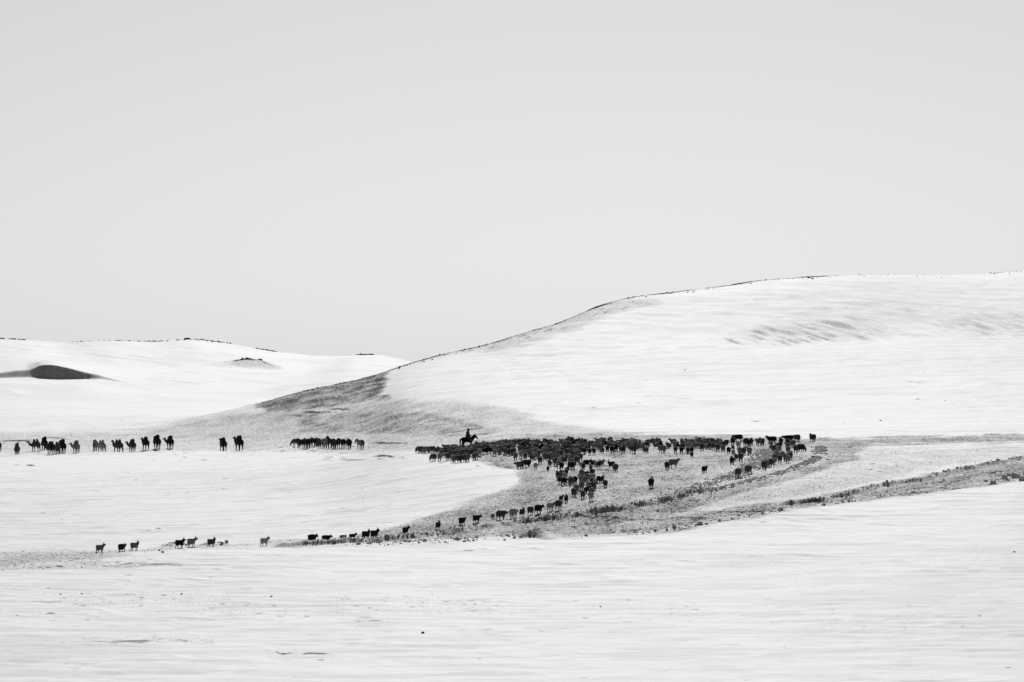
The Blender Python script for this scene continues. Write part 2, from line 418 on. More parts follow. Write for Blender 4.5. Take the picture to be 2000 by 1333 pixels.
vline([(640, 822), (800, 812), (930, 812)], 2.0, .4)
vline([(1150, 1046), (1300, 1028), (1400, 1009), (1500, 996), (1620, 979), (1750, 955), (1870, 934), (2040, 909)], 2.0, .8)
vline([(1150, 1051), (1300, 1034), (1400, 1014), (1500, 1001), (1620, 985), (1750, 961), (1870, 940), (2040, 917)], 2.0, .75)
vline([(1060, 1040), (1160, 1026), (1300, 1010), (1480, 997)], 1.6, .6)
vline([(1200, 1019), (1340, 1003), (1500, 995)], 1.4, .6)
vline([(1300, 1040), (1424, 1017), (1640, 984), (1820, 960), (2040, 938)], 2.0, .7)
for k_, (a_, b_, v_) in enumerate([(40, 330, 1212), (300, 700, 1188), (640, 960, 1168), (250, 420, 1241), (520, 840, 1239), (0, 180, 1288), (350, 900, 1303), (900, 1300, 1237), (1100, 1500, 1202), (1500, 1990, 1207), (1250, 1650, 1283), (1700, 2040, 1262), (980, 1250, 1140), (1300, 1640, 1127), (420, 760, 1130), (60, 300, 1137), (1650, 1950, 1313), (560, 900, 1322), (80, 500, 1316)]):
    vline([(a_, v_ + 3), ((a_ + b_) / 2, v_), (b_, v_ - 4)], 1.3, .56)  # shadow lines of the wind-cut snow ridges, painted dark into the ground colour
crust_shade_i = np.maximum.reduce([
    poly([(1480, 1175), (1620, 1150), (1830, 1140), (1900, 1160), (1820, 1185), (1600, 1192)], 40, 6, .8),
    poly([(1700, 1128), (1800, 1118), (1920, 1112), (1900, 1126), (1760, 1136)], 30, 4, .7),
    poly([(1180, 1275), (1300, 1262), (1420, 1266), (1360, 1288), (1200, 1292)], 30, 4, .6),
    poly([(1300, 1108), (1420, 1098), (1560, 1092), (1500, 1110), (1340, 1116)], 30, 3, .6),
    poly([(-140, 1245), (160, 1242), (330, 1262), (240, 1280), (60, 1296), (-140, 1300)], 40, 6, .7),
    poly([(60, 985), (120, 970), (180, 985), (120, 998)], 20, 5, .6), poly([(0, 1010), (50, 1008), (40, 1025), (0, 1032)], 20, 4, .8),
    poly([(1100, 715), (1500, 690), (2140, 672), (2140, 720), (1700, 740), (1200, 745)], 120, 14, .35),
    poly([(1500, 610), (1700, 585), (2140, 600), (2140, 640), (1850, 630), (1600, 640)], 120, 20, .35),  # soft shading of a fold in the hill, painted as greyer snow
    poly([(100, 940), (500, 910), (760, 905), (700, 960), (300, 1010)], 100, 20, .25),
])

RNr = slice(0, int(np.searchsorted(D, 920))); RHl = slice(int(np.searchsorted(D, 640)), int(np.searchsorted(D, 1500))); RFr = slice(int(np.searchsorted(D, 1130)), nrow)
def rows(sl, fn):
    o_ = np.zeros(XX.shape, np.float32); o_[sl] = fn(XX[sl], DD[sl]); return o_
wu = UU + 15 * fbm(XX / 9, DD / 14, 21, 3) * np.clip(600 / np.maximum(DD, 200), .3, 1.2)
wv = VB + 4.5 * fbm(XX / 5, DD / 9, 31, 3)
front = DD < np.maximum(ridge_D[None, :] * 1.02, 0)
far = DD > ridge_D[None, :] * 1.15
trample = sample(trample_i, wu, wv)
knollmask = poly([(420, 716), (484, 699), (545, 712), (560, 724), (480, 720)], 14, 3, .5)
trample = np.where(far, np.where(DD > 2300, sample(knollmask, wu, wv), 0), trample)
trample = np.where(UU < -140, trample * .6, trample)
trample *= 1 - .10 * rows(RHl, lambda XX, DD: sstep(-.05, .55, fbm(XX / 13 + .8 * pn(XX / 9, DD / 14, 57), DD / 9, 58, 3, .6)) * (1 - sstep(1000, 1100, DD)) * sstep(640, 680, DD))
trample *= .84 + .26 * np.clip(fbm(XX / 3.0, DD / 12.0, 41, 3) * .8, -.6, .6)
crust = sample(crust_shade_i, wu, wv) * np.where(far, 0, 1)
c0_ = int(np.argmin(np.abs(U - 1000))); r_ = slice(int(np.searchsorted(D, 262)), int(np.searchsorted(D, 640)))
DN = np.array(DD)
dn = np.interp(-VB[r_], np.maximum.accumulate(-VB[r_, c0_]), D[r_])
bw = (1 - sstep(425, 520, DD[r_])) * ((UU[r_] > -300) & (UU[r_] < 2300))
DN[r_] = DD[r_] * (1 - bw) + dn * bw
def rows_n(fn):
    o_ = np.zeros(XX.shape, np.float32); o_[RNr] = fn(XX[RNr], DN[RNr]); return o_
pat = rows_n(lambda XX, DD: fbm(XX / 11 + 1.5 * pn(XX / 9, DD / 9, 43), DD / 9, 44, 3))
pat2 = rows_n(lambda XX, DD: fbm(XX / 6 + 1.2 * pn(XX / 5, DD / 4, 46), DD / 3.0, 45, 3))
nearw = 1 - sstep(620, 760, DD)
crust = crust * (.7 + .6 * sstep(-.1, .1, pat2)) + nearw * (.66 * sstep(.08, .17, pat) * sstep(-.35, .05, pat2) + .45 * sstep(.20, .30, pat2))
hw = sstep(640, 760, DD) * (1 - sstep(1300, 1500, DD)) * sstep(700, 1000, UU)
hp = rows(RHl, lambda XX, DD: fbm((XX + .35 * DD) / 11 + 1.2 * pn(XX / 20, DD / 30, 47), DD / 17, 48, 4, .6))
hp2 = rows(RHl, lambda XX, DD: fbm((XX - .12 * DD) / 5, DD / 13 + .8 * pn(XX / 10, DD / 20, 53), 49, 3))
crust = crust + hw * (.52 * sstep(-.1, .55, hp) + .46 * sstep(.1, .45, hp2))
crust = crust + far * rows(RFr, lambda XX, DD: .45 * sstep(-.1, .6, fbm((XX + .15 * DD) / 24, DD / 110, 55, 4, .6)))  # drift mottling of the far hills, with slope shading put into the colour
crust = np.clip(crust, 0, 1)
bare_and_shade = dsample(UU + 6 * pn(XX / 1.3, DD / 3, 52), VB + 1.2 * pn(XX / .9, DD / 3.0, 51)) * np.where(far, 0, 1)
# crest of the near hill: wind-blown dark rim
rr_ = np.where((D > 700) & (D < 1500))[0]
crest_D = D[rr_[0] + np.argmin(VB[rr_], axis=0)]
crest_D = np.where(U < 450, ridge_D, crest_D)
kk = np.hanning(9)[1:-1]; kk /= kk.sum()
crest_D = np.convolve(np.pad(crest_D, 3, mode='edge'), kk, mode='valid')
cw = np.interp(U, [450, 700, 1000, 1250, 1500, 2000], [8, 10, 16, 17, 15, 12])[None, :]
cd_ = DD - crest_D[None, :]
rim = np.where(cd_ > 0, np.exp(-(cd_ / 30) ** 2), np.exp(-(cd_ / cw) ** 2)) * 1.1
rim *= tab([(200, 0), (320, .2), (480, .6), (560, .9), (700, 1.0), (900, 1.0), (1200, 1.0), (1450, .95), (1620, .85), (1700, .5), (1760, .1), (1800, .35), (1860, .1), (1900, .4), (1960, .7), (2000, .8)], U)[None, :]
rim *= 1.0 + .5 * fbm(XX / 5, DD / 12, 61, 3)
bare_and_shade = np.maximum(bare_and_shade, np.clip(rim, 0, 1.2))
fr_ = np.where((D > 2700) & (D < 3500))[0]
far_D = D[fr_[0] + np.argmin(VB[fr_], axis=0)][None, :]
rimf = np.exp(-((DD - far_D + 8) / 42) ** 2) * tab([(-200, .5), (0, 1), (45, .9), (60, .25), (150, .8), (220, 1), (300, 1), (330, .6), (380, 1), (430, .9), (460, .3), (510, .6), (530, .3), (700, .7), (725, .7), (745, .2), (800, .2)], U)[None, :]
bare_and_shade = np.maximum(bare_and_shade, np.where(DD > 2500, rimf * (.75 + .7 * fbm(XX / 14, DD / 40, 66, 3)), 0))
knm = np.exp(-((XX - (483 - 1000) / FPX * 2600) / 14) ** 2 - ((DD - 2600) / 12) ** 2)
bare_and_shade = np.maximum(bare_and_shade, knm * (.6 + 1.0 * fbm(XX / 4, DD / 14, 68, 2)))
bare_and_shade *= np.where(far & (DD < 2300), 0, 1)
# dark stalk lines on the upper left crest of the near hill and erosion streaks on its flank
su, sv = UU - 1000, VB
g1 = pn((su + .26 * sv) / 95.0, (sv - .26 * su) / 4.6, 71)
g1b = pn((su + .26 * sv) / 42.0, (sv - .26 * su) / 2.6, 72)
field = sample(np.maximum(poly([(1370, 668), (1430, 648), (1540, 624), (1660, 616), (1760, 634), (1800, 656), (1660, 670), (1480, 676)], 50, 10, 1.0),
                          poly([(1780, 640), (1900, 615), (2140, 612), (2140, 665), (1950, 662), (1850, 655)], 50, 10, .85)), UU, VB) * np.where(far, 0, 1)
field2 = sample(poly([(1560, 665), (1590, 640), (1625, 640), (1640, 660), (1600, 672)], 20, 6, 1.0), UU, VB) * np.where(far, 0, 1)
streak = np.clip((g1 * .8 + g1b * .6) * 1.7 - .05, 0, 1) * field
bare_and_shade = np.maximum(bare_and_shade, streak * (.62 + .5 * field2))
g2 = pn((su - 2.5 * sv) / 40, (sv + .36 * su) / 2.4, 75)
f3 = sample(poly([(880, 692), (1000, 655), (1100, 624), (1180, 594), (1240, 582), (1310, 588), (1200, 615), (1080, 655), (960, 690)], 20, 6, 1.0), UU, VB) * np.where(far, 0, 1)
bare_and_shade = np.maximum(bare_and_shade, np.clip(g2 * 1.8, 0, 1) * f3 * .6)

# ---- relief
detail = np.zeros_like(Zb)
clean = 1 - np.clip(trample * 1.2, 0, 1)
near = 1 - sstep(640, 900, DD)
midd = 1 - sstep(1150, 1500, DD)
detail += clean * near * rows_n(lambda XX, DD: (.035 * pn(XX / 9, DD / 5 + .8 * pn(XX / 12, DD / 10, 84), 81) + .045 * np.clip(pn(XX / 4.5, DD / 2.1 + 1.2 * pn(XX / 7, DD / 5, 90), 82), -.1, .8) * sstep(-.2, .5, pn(XX / 16, DD / 22, 94)) + .005 * pn(XX / 1.2, DD / 1.6, 83)))
rg = lambda n: np.clip(1 - 3.2 * np.abs(n), 0, 1)
detail += clean * near * rows_n(lambda XX, DD: (.085 * rg(pn(XX / 7 + .6 * pn(XX / 6, DD / 6, 101), DD / 4.2, 102)) * sstep(-.1, .4, pn(XX / 14, DD / 16, 103)) + .03 * rg(pn(XX / 3.4, DD / 3.4, 104))))
hillw = sstep(640, 760, DD) * midd * (1 - np.clip(trample, 0, 1))
detail += hillw * rows(RHl, lambda XX, DD: (.16 * rg(pn((XX + .35 * DD) / 13, DD / 20, 105)) + .08 * rg(pn((XX + .3 * DD) / 4.5, DD / 9, 106))) * sstep(-.35, .35, pn(XX / 40, DD / 60, 107)))
detail += trample * near * rows(RNr, lambda XX, DD: (.06 * pn(XX / .45, DD / .8, 85) + .05 * pn(XX / 1.3, DD / 1.6, 86)))
detail += trample * near * .045 * rng.standard_normal(Zb.shape)
detail += sstep(640, 900, DD) * midd * rows(RHl, lambda XX, DD: (.20 * pn(XX / 14, DD / 9, 87) + .10 * pn(XX / 5, DD / 5, 88)))
detail += trample * sstep(640, 720, DD) * midd * .05 * rng.standard_normal(Zb.shape)
detail -= .55 * np.clip(g1 + .5 * g1b, -1, 1) * field * midd
detail += sstep(1600, 2000, DD) * rows(RFr, lambda XX, DD: .45 * pn(XX / 30, DD / 60, 89) + .5 * rg(pn((XX + .2 * DD) / 26, DD / 90, 108)) * sstep(-.2, .4, pn(XX / 60, DD / 160, 109)))

def polyline_world(pts):
    w = []
    for (u, v) in pts:
        g = ground_at(u, v)
        w.append(g)
    out = [w[0]]
    for a, b in zip(w[:-1], w[1:]):
        L = math.hypot(b[0] - a[0], b[1] - a[1]); n = max(1, int(L / 1.5))
        for i in range(1, n + 1): out.append((a[0] + (b[0] - a[0]) * i / n, a[1] + (b[1] - a[1]) * i / n))
    return np.array(out)

BERMS = []   # (world polyline, height, half width, clods per metre, clod size)
def berm(pts, h, w, dens, size, fade=(0, 0)):
    BERMS.append((polyline_world(pts), h, w, dens, size, fade))
berm([(560, 1068), (640, 1064), (740, 1059), (800, 1053), (860, 1046), (930, 1036), (1000, 1024), (1076, 1015), (1140, 1006), (1210, 995), (1280, 983), (1330, 972), (1380, 960)], .44, .8, 26, .045)
berm([(330, 1068), (345, 1066), (370, 1066)], .26, .6, 14, .07)
berm([(400, 1066), (440, 1065)], .25, .6, 10, .10)
berm([(1290, 972), (1360, 955), (1420, 938), (1470, 915), (1495, 895), (1500, 880)], .09, 1.9, 90, .040)
berm([(1350, 972), (1440, 948), (1500, 934), (1545, 920), (1580, 906), (1600, 892), (1602, 876)], .15, .8, 60, .042)
berm([(700, 1064), (800, 1061), (900, 1057), (1000, 1050)], .13, 1.8, 24, .06)
berm([(1540, 984), (1622, 976), (1712, 952), (1805, 938), (1899, 917), (2000, 899), (2080, 884)], .32, .5, 15, .042)
berm([(1600, 988), (1694, 977), (1820, 957), (1928, 946), (2000, 938), (2080, 930)], .18, .7, 15, .042)
berm([(1140, 1052), (1280, 1040), (1424, 1016), (1560, 994)], .14, .7, 6, .07)
sel = (DD > 425) & (DD < 700) & (UU > -120) & (UU < 2130)
px, py = XX[sel], DD[sel]
bz = np.zeros(px.shape); bd = np.zeros(px.shape)
for (w, h, wd, dn, sz, fd) in BERMS:
    best = np.full(px.shape, 1e9)
    near_i = (px > w[:, 0].min() - 5) & (px < w[:, 0].max() + 5) & (py > w[:, 1].min() - 5) & (py < w[:, 1].max() + 5)
    qx, qy = px[near_i], py[near_i]; b = np.full(qx.shape, 1e9)
    for (ax, ay), (bx, by) in zip(w[:-1], w[1:]):
        dx, dy = bx - ax, by - ay; L2 = dx * dx + dy * dy + 1e-9
        t = np.clip(((qx - ax) * dx + (qy - ay) * dy) / L2, 0, 1)
        b = np.minimum(b, (qx - ax - t * dx) ** 2 + (qy - ay - t * dy) ** 2)
    n = fbm(qx / 1.7, qy / 1.7, 91, 3)
    pr = h * np.exp(-(b / wd ** 2)) * np.clip(.9 + .38 * n, .4, 1.4)
    bz[near_i] = np.maximum(bz[near_i], pr)
    bd[near_i] = np.maximum(bd[near_i], np.exp(-(b / (wd * 1.3) ** 2)))
detail[sel] += bz
trample[sel] *= 1 - .38 * np.clip(bd, 0, 1)
# ruts of the vehicle track
for off in (0.0, 1.7):
    w = polyline_world([(1150, 1049), (1300, 1031), (1400, 1011), (1500, 998), (1620, 981), (1750, 958), (1870, 937), (2000, 917), (2080, 906)])
    b = np.full(px.shape, 1e9)
    for (ax, ay), (bx, by) in zip(w[:-1], w[1:]):
        ay += off; by += off
        dx, dy = bx - ax, by - ay; L2 = dx * dx + dy * dy + 1e-9
        m = (np.abs(px - ax) < 6) & (np.abs(py - ay) < 9)
        if not m.any(): continue
        t = np.clip(((px[m] - ax) * dx + (py[m] - ay) * dy) / L2, 0, 1)
        b[m] = np.minimum(b[m], (px[m] - ax - t * dx) ** 2 + (py[m] - ay - t * dy) ** 2)
    detail[sel] -= .10 * np.exp(-b / .09)
# snow heap beside the trail
hx, hy = ground_at(1048, 1049)
tw = sstep(-.5, 1.0, XX - hx)
hr = np.hypot((XX - hx) / np.where(XX < hx, 1.7, 2.6), (DD - hy) / np.where(DD < hy, 1.7 + 3.4 * tw, 1.9))
heap = .80 * np.clip(1 - hr, 0, 1) ** 1.1
heap = np.where(XX < hx, heap * (1 + .25 * fbm(XX / .5, DD / .5, 93, 2)), heap)
detail += heap

Z = Zb + detail * sstep(0, 60, DD)
V = HOR - FPX * Z / np.maximum(DD, 1)

def ground_z(x, y):
    r = np.interp(y, D, np.arange(nrow)); c = np.interp(x / max(y, 1) * FPX + 1000, U, np.arange(ncol))
    r0, c0 = int(min(r, nrow - 2)), int(min(c, ncol - 2)); fr, fc = r - r0, c - c0
    return float((Z[r0, c0] * (1 - fc) + Z[r0, c0 + 1] * fc) * (1 - fr) + (Z[r0 + 1, c0] * (1 - fc) + Z[r0 + 1, c0 + 1] * fc) * fr)

# ---- mesh, split into the plain, the near hill and the far hills
P = np.stack([XX, DD, Z], -1)
du = np.zeros_like(P); dv = np.zeros_like(P)
du[:, 1:-1] = P[:, 2:] - P[:, :-2]; du[:, 0] = P[:, 1] - P[:, 0]; du[:, -1] = P[:, -1] - P[:, -2]
du[0] = (1, 0, 0)
dv[1:-1] = P[2:] - P[:-2]; dv[0] = P[1] - P[0]; dv[-1] = P[-1] - P[-2]
NR = np.cross(du, dv); NR /= np.linalg.norm(NR, axis=-1, keepdims=True)
foot_D = tab([(-200, 1040), (250, 1040), (400, 900), (500, 850), (800, 690), (1000, 640), (1200, 618), (2000, 612)], U)
fD = (D[:-1] + D[1:])[:, None] * .5
zone = np.where(fD < foot_D[None, :-1], 0, np.where(fD < np.maximum(ridge_D * 1.12, 1060)[None, :-1], 1, 2))
idx = np.arange(nrow * ncol).reshape(nrow, ncol)
quads = np.stack([idx[:-1, :-1], idx[:-1, 1:], idx[1:, 1:], idx[1:, :-1]], -1)
Pf = P.reshape(-1, 3); Nf = NR.reshape(-1, 3)
attrs = {'trample': trample.ravel(), 'bare_and_shade': bare_and_shade.ravel(), 'crust': crust.ravel()}
def grid_mesh(name, q):
    q = q.reshape(-1, 4)
    used, inv = np.unique(q.ravel(), return_inverse=True)
    me = bpy.data.meshes.new(name)
    me.vertices.add(len(used)); me.loops.add(len(inv)); me.polygons.add(len(q))
    me.vertices.foreach_set('co', Pf[used].astype(np.float32).ravel())
    me.loops.foreach_set('vertex_index', inv.astype(np.int32))
    me.polygons.foreach_set('loop_start', (np.arange(len(q)) * 4).astype(np.int32))
    me.update(calc_edges=True)
    for k, a in attrs.items():
        at = me.attributes.new(k, 'FLOAT', 'POINT')
        at.data.foreach_set('value', a[used].astype(np.float32))
    me.polygons.foreach_set('use_smooth', np.ones(len(q), bool))
    me.materials.append(M_SNOW)
    me.validate()
    me.normals_split_custom_set_from_vertices(Nf[used].astype(np.float32))
    o = bpy.data.objects.new(name, me); col.objects.link(o)
    o['kind'] = 'structure'
    return o
grid_mesh('snow_ground', quads[zone == 0])
grid_mesh('hill', quads[zone == 1])
grid_mesh('far_hills', quads[zone == 2])
print('terrain', nrow, ncol, nrow * ncol * 2, round(time.time() - T0, 1))

# ---------------------------------------------------------------- clods, stones, grass
def ico(sub):
    bm = bmesh.new(); bmesh.ops.create_icosphere(bm, subdivisions=sub, radius=1)
    v = np.array([x.co[:] for x in bm.verts]); f = np.array([[q.index for q in p.verts] for p in bm.faces]); bm.free()
    return v, f
I1v, I1f = ico(1)
O8v = np.array([(1, 0, 0), (-1, 0, 0), (0, 1, 0), (0, -1, 0), (0, 0, 1), (0, 0, -1)], float)
O8f = np.array([(0, 2, 4), (2, 1, 4), (1, 3, 4), (3, 0, 4), (2, 0, 5), (1, 2, 5), (3, 1, 5), (0, 3, 5)])
I2v, I2f = ico(2)
def lumps(name, centers, sizes, mat, flat=.7, smooth=False, base=(I1v, I1f), parent=None):
    bv, bf = base
    n = len(centers)
    S = np.asarray(sizes)[:, None, None]; C = np.asarray(centers)
    q = bv[None] * (1 + .28 * rng.standard_normal((n, len(bv), 1)))
    q = q * np.stack([rng.uniform(.7, 1.4, n), rng.uniform(.7, 1.2, n), flat * rng.uniform(.7, 1.2, n)], -1)[:, None] * S
    an = rng.uniform(0, 6.28, n)[:, None]; ca, sa = np.cos(an), np.sin(an)
    vs_ = np.stack([q[..., 0] * ca - q[..., 1] * sa, q[..., 0] * sa + q[..., 1] * ca, q[..., 2]], -1) + C[:, None]
    fs = (bf[None] + (np.arange(n) * len(bv))[:, None, None]).reshape(-1, 3)
    me = bpy.data.meshes.new(name)
    nf = len(fs)
    me.vertices.add(n * len(bv)); me.loops.add(nf * 3); me.polygons.add(nf)
    me.vertices.foreach_set('co', vs_.astype(np.float32).ravel()); me.loops.foreach_set('vertex_index', fs.astype(np.int32).ravel())
    me.polygons.foreach_set('loop_start', (np.arange(nf) * 3).astype(np.int32)); me.update(calc_edges=True)
    if smooth: me.polygons.foreach_set('use_smooth', np.ones(len(fs), bool))
    return link(name, me, parent, mat)

cc, cs = [], []
for (w, h, wd, dn, sz, fd) in BERMS:
    L = np.hypot(*np.diff(w, axis=0).T).sum()
    seg = np.hypot(*np.diff(w, axis=0).T); cum = np.concatenate([[0], np.cumsum(seg)])
    for i in range(int(L * dn)):
        s = rng.uniform(0, L)
        if pn(np.array([s / 3.0]), np.array([h * 31 + dn]), 7)[0] < -.2: continue
        x = np.interp(s, cum, w[:, 0]) + rng.normal(0, wd * .35); y = np.interp(s, cum, w[:, 1]) + rng.normal(0, wd * .75)
        r = sz * float(np.clip(rng.lognormal(0, .5), .35, 3.0))
        cc.append((x, y, ground_z(x, y) + r * .25)); cs.append(r)
o = lumps('snow_clods', cc, cs, M_CLOD)
tag(o, 'broken clods of dirty snow heaped along the trodden trail and vehicle track', 'snow clods', kind='stuff')
# crumbs over the churned ground
cc, cs = [], []
NCR = 70000
uu = rng.uniform(-40, 2060, NCR); vv = 770 + 345 * rng.uniform(0, 1, NCR)
tt = sample(trample_i, uu, vv)
keep = (tt > .3) & (rng.uniform(0, 1, NCR) < tt ** 1.7 * np.where(vv < 855, .35, 1.0))
for u, v in zip(uu[keep], vv[keep]):
    g = ground_at(u, v)
    if g is None or g[1] > 1050: continue
    r = .030 * float(np.clip(rng.lognormal(0, .4), .4, 2.0))
    cc.append((g[0], g[1], ground_z(*g) + r * .3)); cs.append(r)
o = lumps('frozen_crumbs', cc, cs, plain_material('frozen_crumb', (.60, .59, .58), .9, .4, .6), base=(O8v, O8f), flat=.9)
tag(o, 'small frozen crumbs of snow and earth strewn over the trampled ground', 'crumbs', kind='stuff')
# stones on the crests
cc, cs = [], []
for i in range(1500):
    u = rng.uniform(540, 2060)
    w = float(np.interp(u, [540, 700, 1000, 1250, 1600, 1690, 1720, 1790, 1810, 1900, 1950, 2060], [.5, 1, 1, 1, .8, .5, .05, .05, .2, .15, .6, .8]))
    if rng.uniform() > w: continue
    if pn(np.array([u / 23.0]), np.array([.3]), 77)[0] < -.15 and rng.uniform() < .7: continue
    d = float(np.interp(u, U, crest_D)) + rng.normal(-6, 12); x = (u - 1000) / FPX * d
    r = .09 * float(np.clip(rng.lognormal(0, .5), .4, 2.6))
    cc.append((x, d, ground_z(x, d) + r * .2)); cs.append(r)
for i in range(420):
    u = rng.choice([rng.uniform(-40, 50), rng.uniform(140, 330), rng.uniform(345, 450), rng.uniform(500, 540), rng.uniform(696, 728)])
    d = float(np.interp(u, U, far_D[0])) + rng.normal(-8, 14); x = (u - 1000) / FPX * d
    r = .34 * float(np.clip(rng.lognormal(0, .5), .4, 2.2))
    cc.append((x, d, ground_z(x, d) + r * .2)); cs.append(r)
o = lumps('crest_stones', cc, cs, M_ROCK)
tag(o, 'dark stones and tufts lining the wind-blown hill crests', 'stones', kind='stuff')

def stone(u, v, wpx, label, snow=False, hf=.7, dmin=262):
    g = ground_at(u, v, dmin); mpx = g[1] / FPX
    r = wpx * mpx * .40
    q = I2v * (1 + .12 * rng.standard_normal((len(I2v), 1))); q = q * np.array([1, .8, hf]) * r
    me = bpy.data.meshes.new('stone'); me.from_pydata(q.tolist(), [], I2f.tolist())
    o = link('stone', me, None, M_CLOD if snow else M_ROCK)
    o.location = (g[0], g[1], ground_z(*g) + r * hf * .45); o.rotation_euler.z = rng.uniform(0, 6)
    tag(o, label, 'stone')
stone(311, 1076, 7, 'dark stone on the snow right of the three leading goats')
stone(318, 1081, 8, 'flat dark stone just below another stone near the goat trail')
stone(158, 1082, 5, 'dark stone on the trail left of the leftmost goat')
stone(530, 1167, 8, 'greyish lump of snow-caked stone in the foreground snow', True)
stone(826, 1238, 9, 'dark stone half sunk in the foreground snow')
stone(1981, 1079, 9, 'dark stone near the right edge of the foreground snow', hf=.4)
stone(1173, 1186, 5, 'tiny dark stone in the middle of the foreground snow')
stone(118, 1162, 5, 'small dark stone at the left of the foreground snow')
stone(160, 1162, 6, 'small dark stone left of centre in the foreground snow field')
stone(355, 1162, 6, 'dark stone beside thin grass in the left foreground')
stone(1720, 823, 7, 'dark stone low on the hillside above the right end of the herd', hf=.4)
stone(1338, 723, 6, 'dark stone lying alone on the smooth middle slope of the hill', hf=.4)
stone(1285, 999, 7, 'grey stone between the trail and the vehicle track')
stone(1163, 980, 5, 'dark stone just below the cluster of sheep', hf=.5)
stone(1321, 889, 5, 'dark stone in front of the herd under the row of sheep', hf=.5)
stone(745, 1061, 7, 'dark stone at the foot of the snow berm')
stone(553, 1066, 5, 'dark stone on the trail between two goats')
stone(1588, 897, 12, 'grey boulder at the sharp bend of the trail')
for i, (u, v, s) in enumerate([(1962, 940, 17), (1984, 934, 20), (1940, 946, 13), (1998, 940, 18), (1972, 931, 12), (1925, 944, 12), (2006, 930, 17)]):
    g = ground_at(u, v); r = s * g[1] / FPX * .5
    q = I2v * (1 + .12 * rng.standard_normal((len(I2v), 1))); q = np.clip(q, -.72, .72) * np.array([1.2, 1, .8]) * r
    me = bpy.data.meshes.new('snow_block'); me.from_pydata(q.tolist(), [], I2f.tolist())
    o = link('snow_block', me, None, M_CLOD); o.location = (g[0], g[1], ground_z(*g) + r * .35); o.rotation_euler = (rng.uniform(-.3, .3), rng.uniform(-.3, .3), rng.uniform(0, 6))
    tag(o, 'snow block by the vehicle track, %s at the right edge' % ['fourth from left', 'fifth from left', 'second from left', 'sixth from left', 'small upper one', 'leftmost', 'rightmost'][i], 'snow block', 'snow blocks beside the vehicle track')

# thin dry grass standing out of the snow
gvv, gff = [], []
def blade(x, y, h):
    z = ground_z(x, y) - .02; a = rng.uniform(0, 3.14); w = .005
    lx, ly = rng.normal(0, .18 * h), rng.normal(0, .18 * h)
    b = len(gvv)
    for k in range(3):
        an = a + k * 2.094
        gvv.append((x + w * math.cos(an), y + w * math.sin(an), z))
    gvv.append((x + lx, y + ly, z + h))
    gff.extend([(b, b + 1, b + 3), (b + 1, b + 2, b + 3), (b + 2, b, b + 3)])
for (u0, u1, v0, v1, n, h) in [(80, 460, 1160, 1185, 900, .16), (380, 560, 1185, 1205, 500, .16), (640, 960, 1170, 1200, 700, .16), (120, 420, 1246, 1258, 800, .12), (520, 670, 1272, 1292, 500, .10), (680, 760, 1204, 1218, 300, .10),
                               (0, 340, 1096, 1112, 900, .10), (960, 1400, 1170, 1210, 400, .12), (1600, 1980, 1180, 1230, 300, .12), (0, 900, 1120, 1300, 700, .12)]:
    for i in range(n):
        u = rng.uniform(u0, u1); v = rng.uniform(v0, v1)
        if pn(np.array([u / 40.0]), np.array([v / 3.0]), 99)[0] < -.05: continue
        g = ground_at(u, v); blade(g[0], g[1], h * rng.uniform(.4, 1.2))
for i in range(3500):
    u = rng.uniform(600, 1640); d = float(np.interp(u, U, crest_D)) + rng.normal(-4, 10)
    blade((u - 1000) / FPX * d, d, rng.uniform(.1, .35))
me = bpy.data.meshes.new('dry_grass'); me.from_pydata(gvv, [], gff)
tag(link('dry_grass', me, None, M_GRASS), 'thin dry grass stalks poking through the snow', 'grass', kind='stuff')
print('clods', round(time.time() - T0, 1))

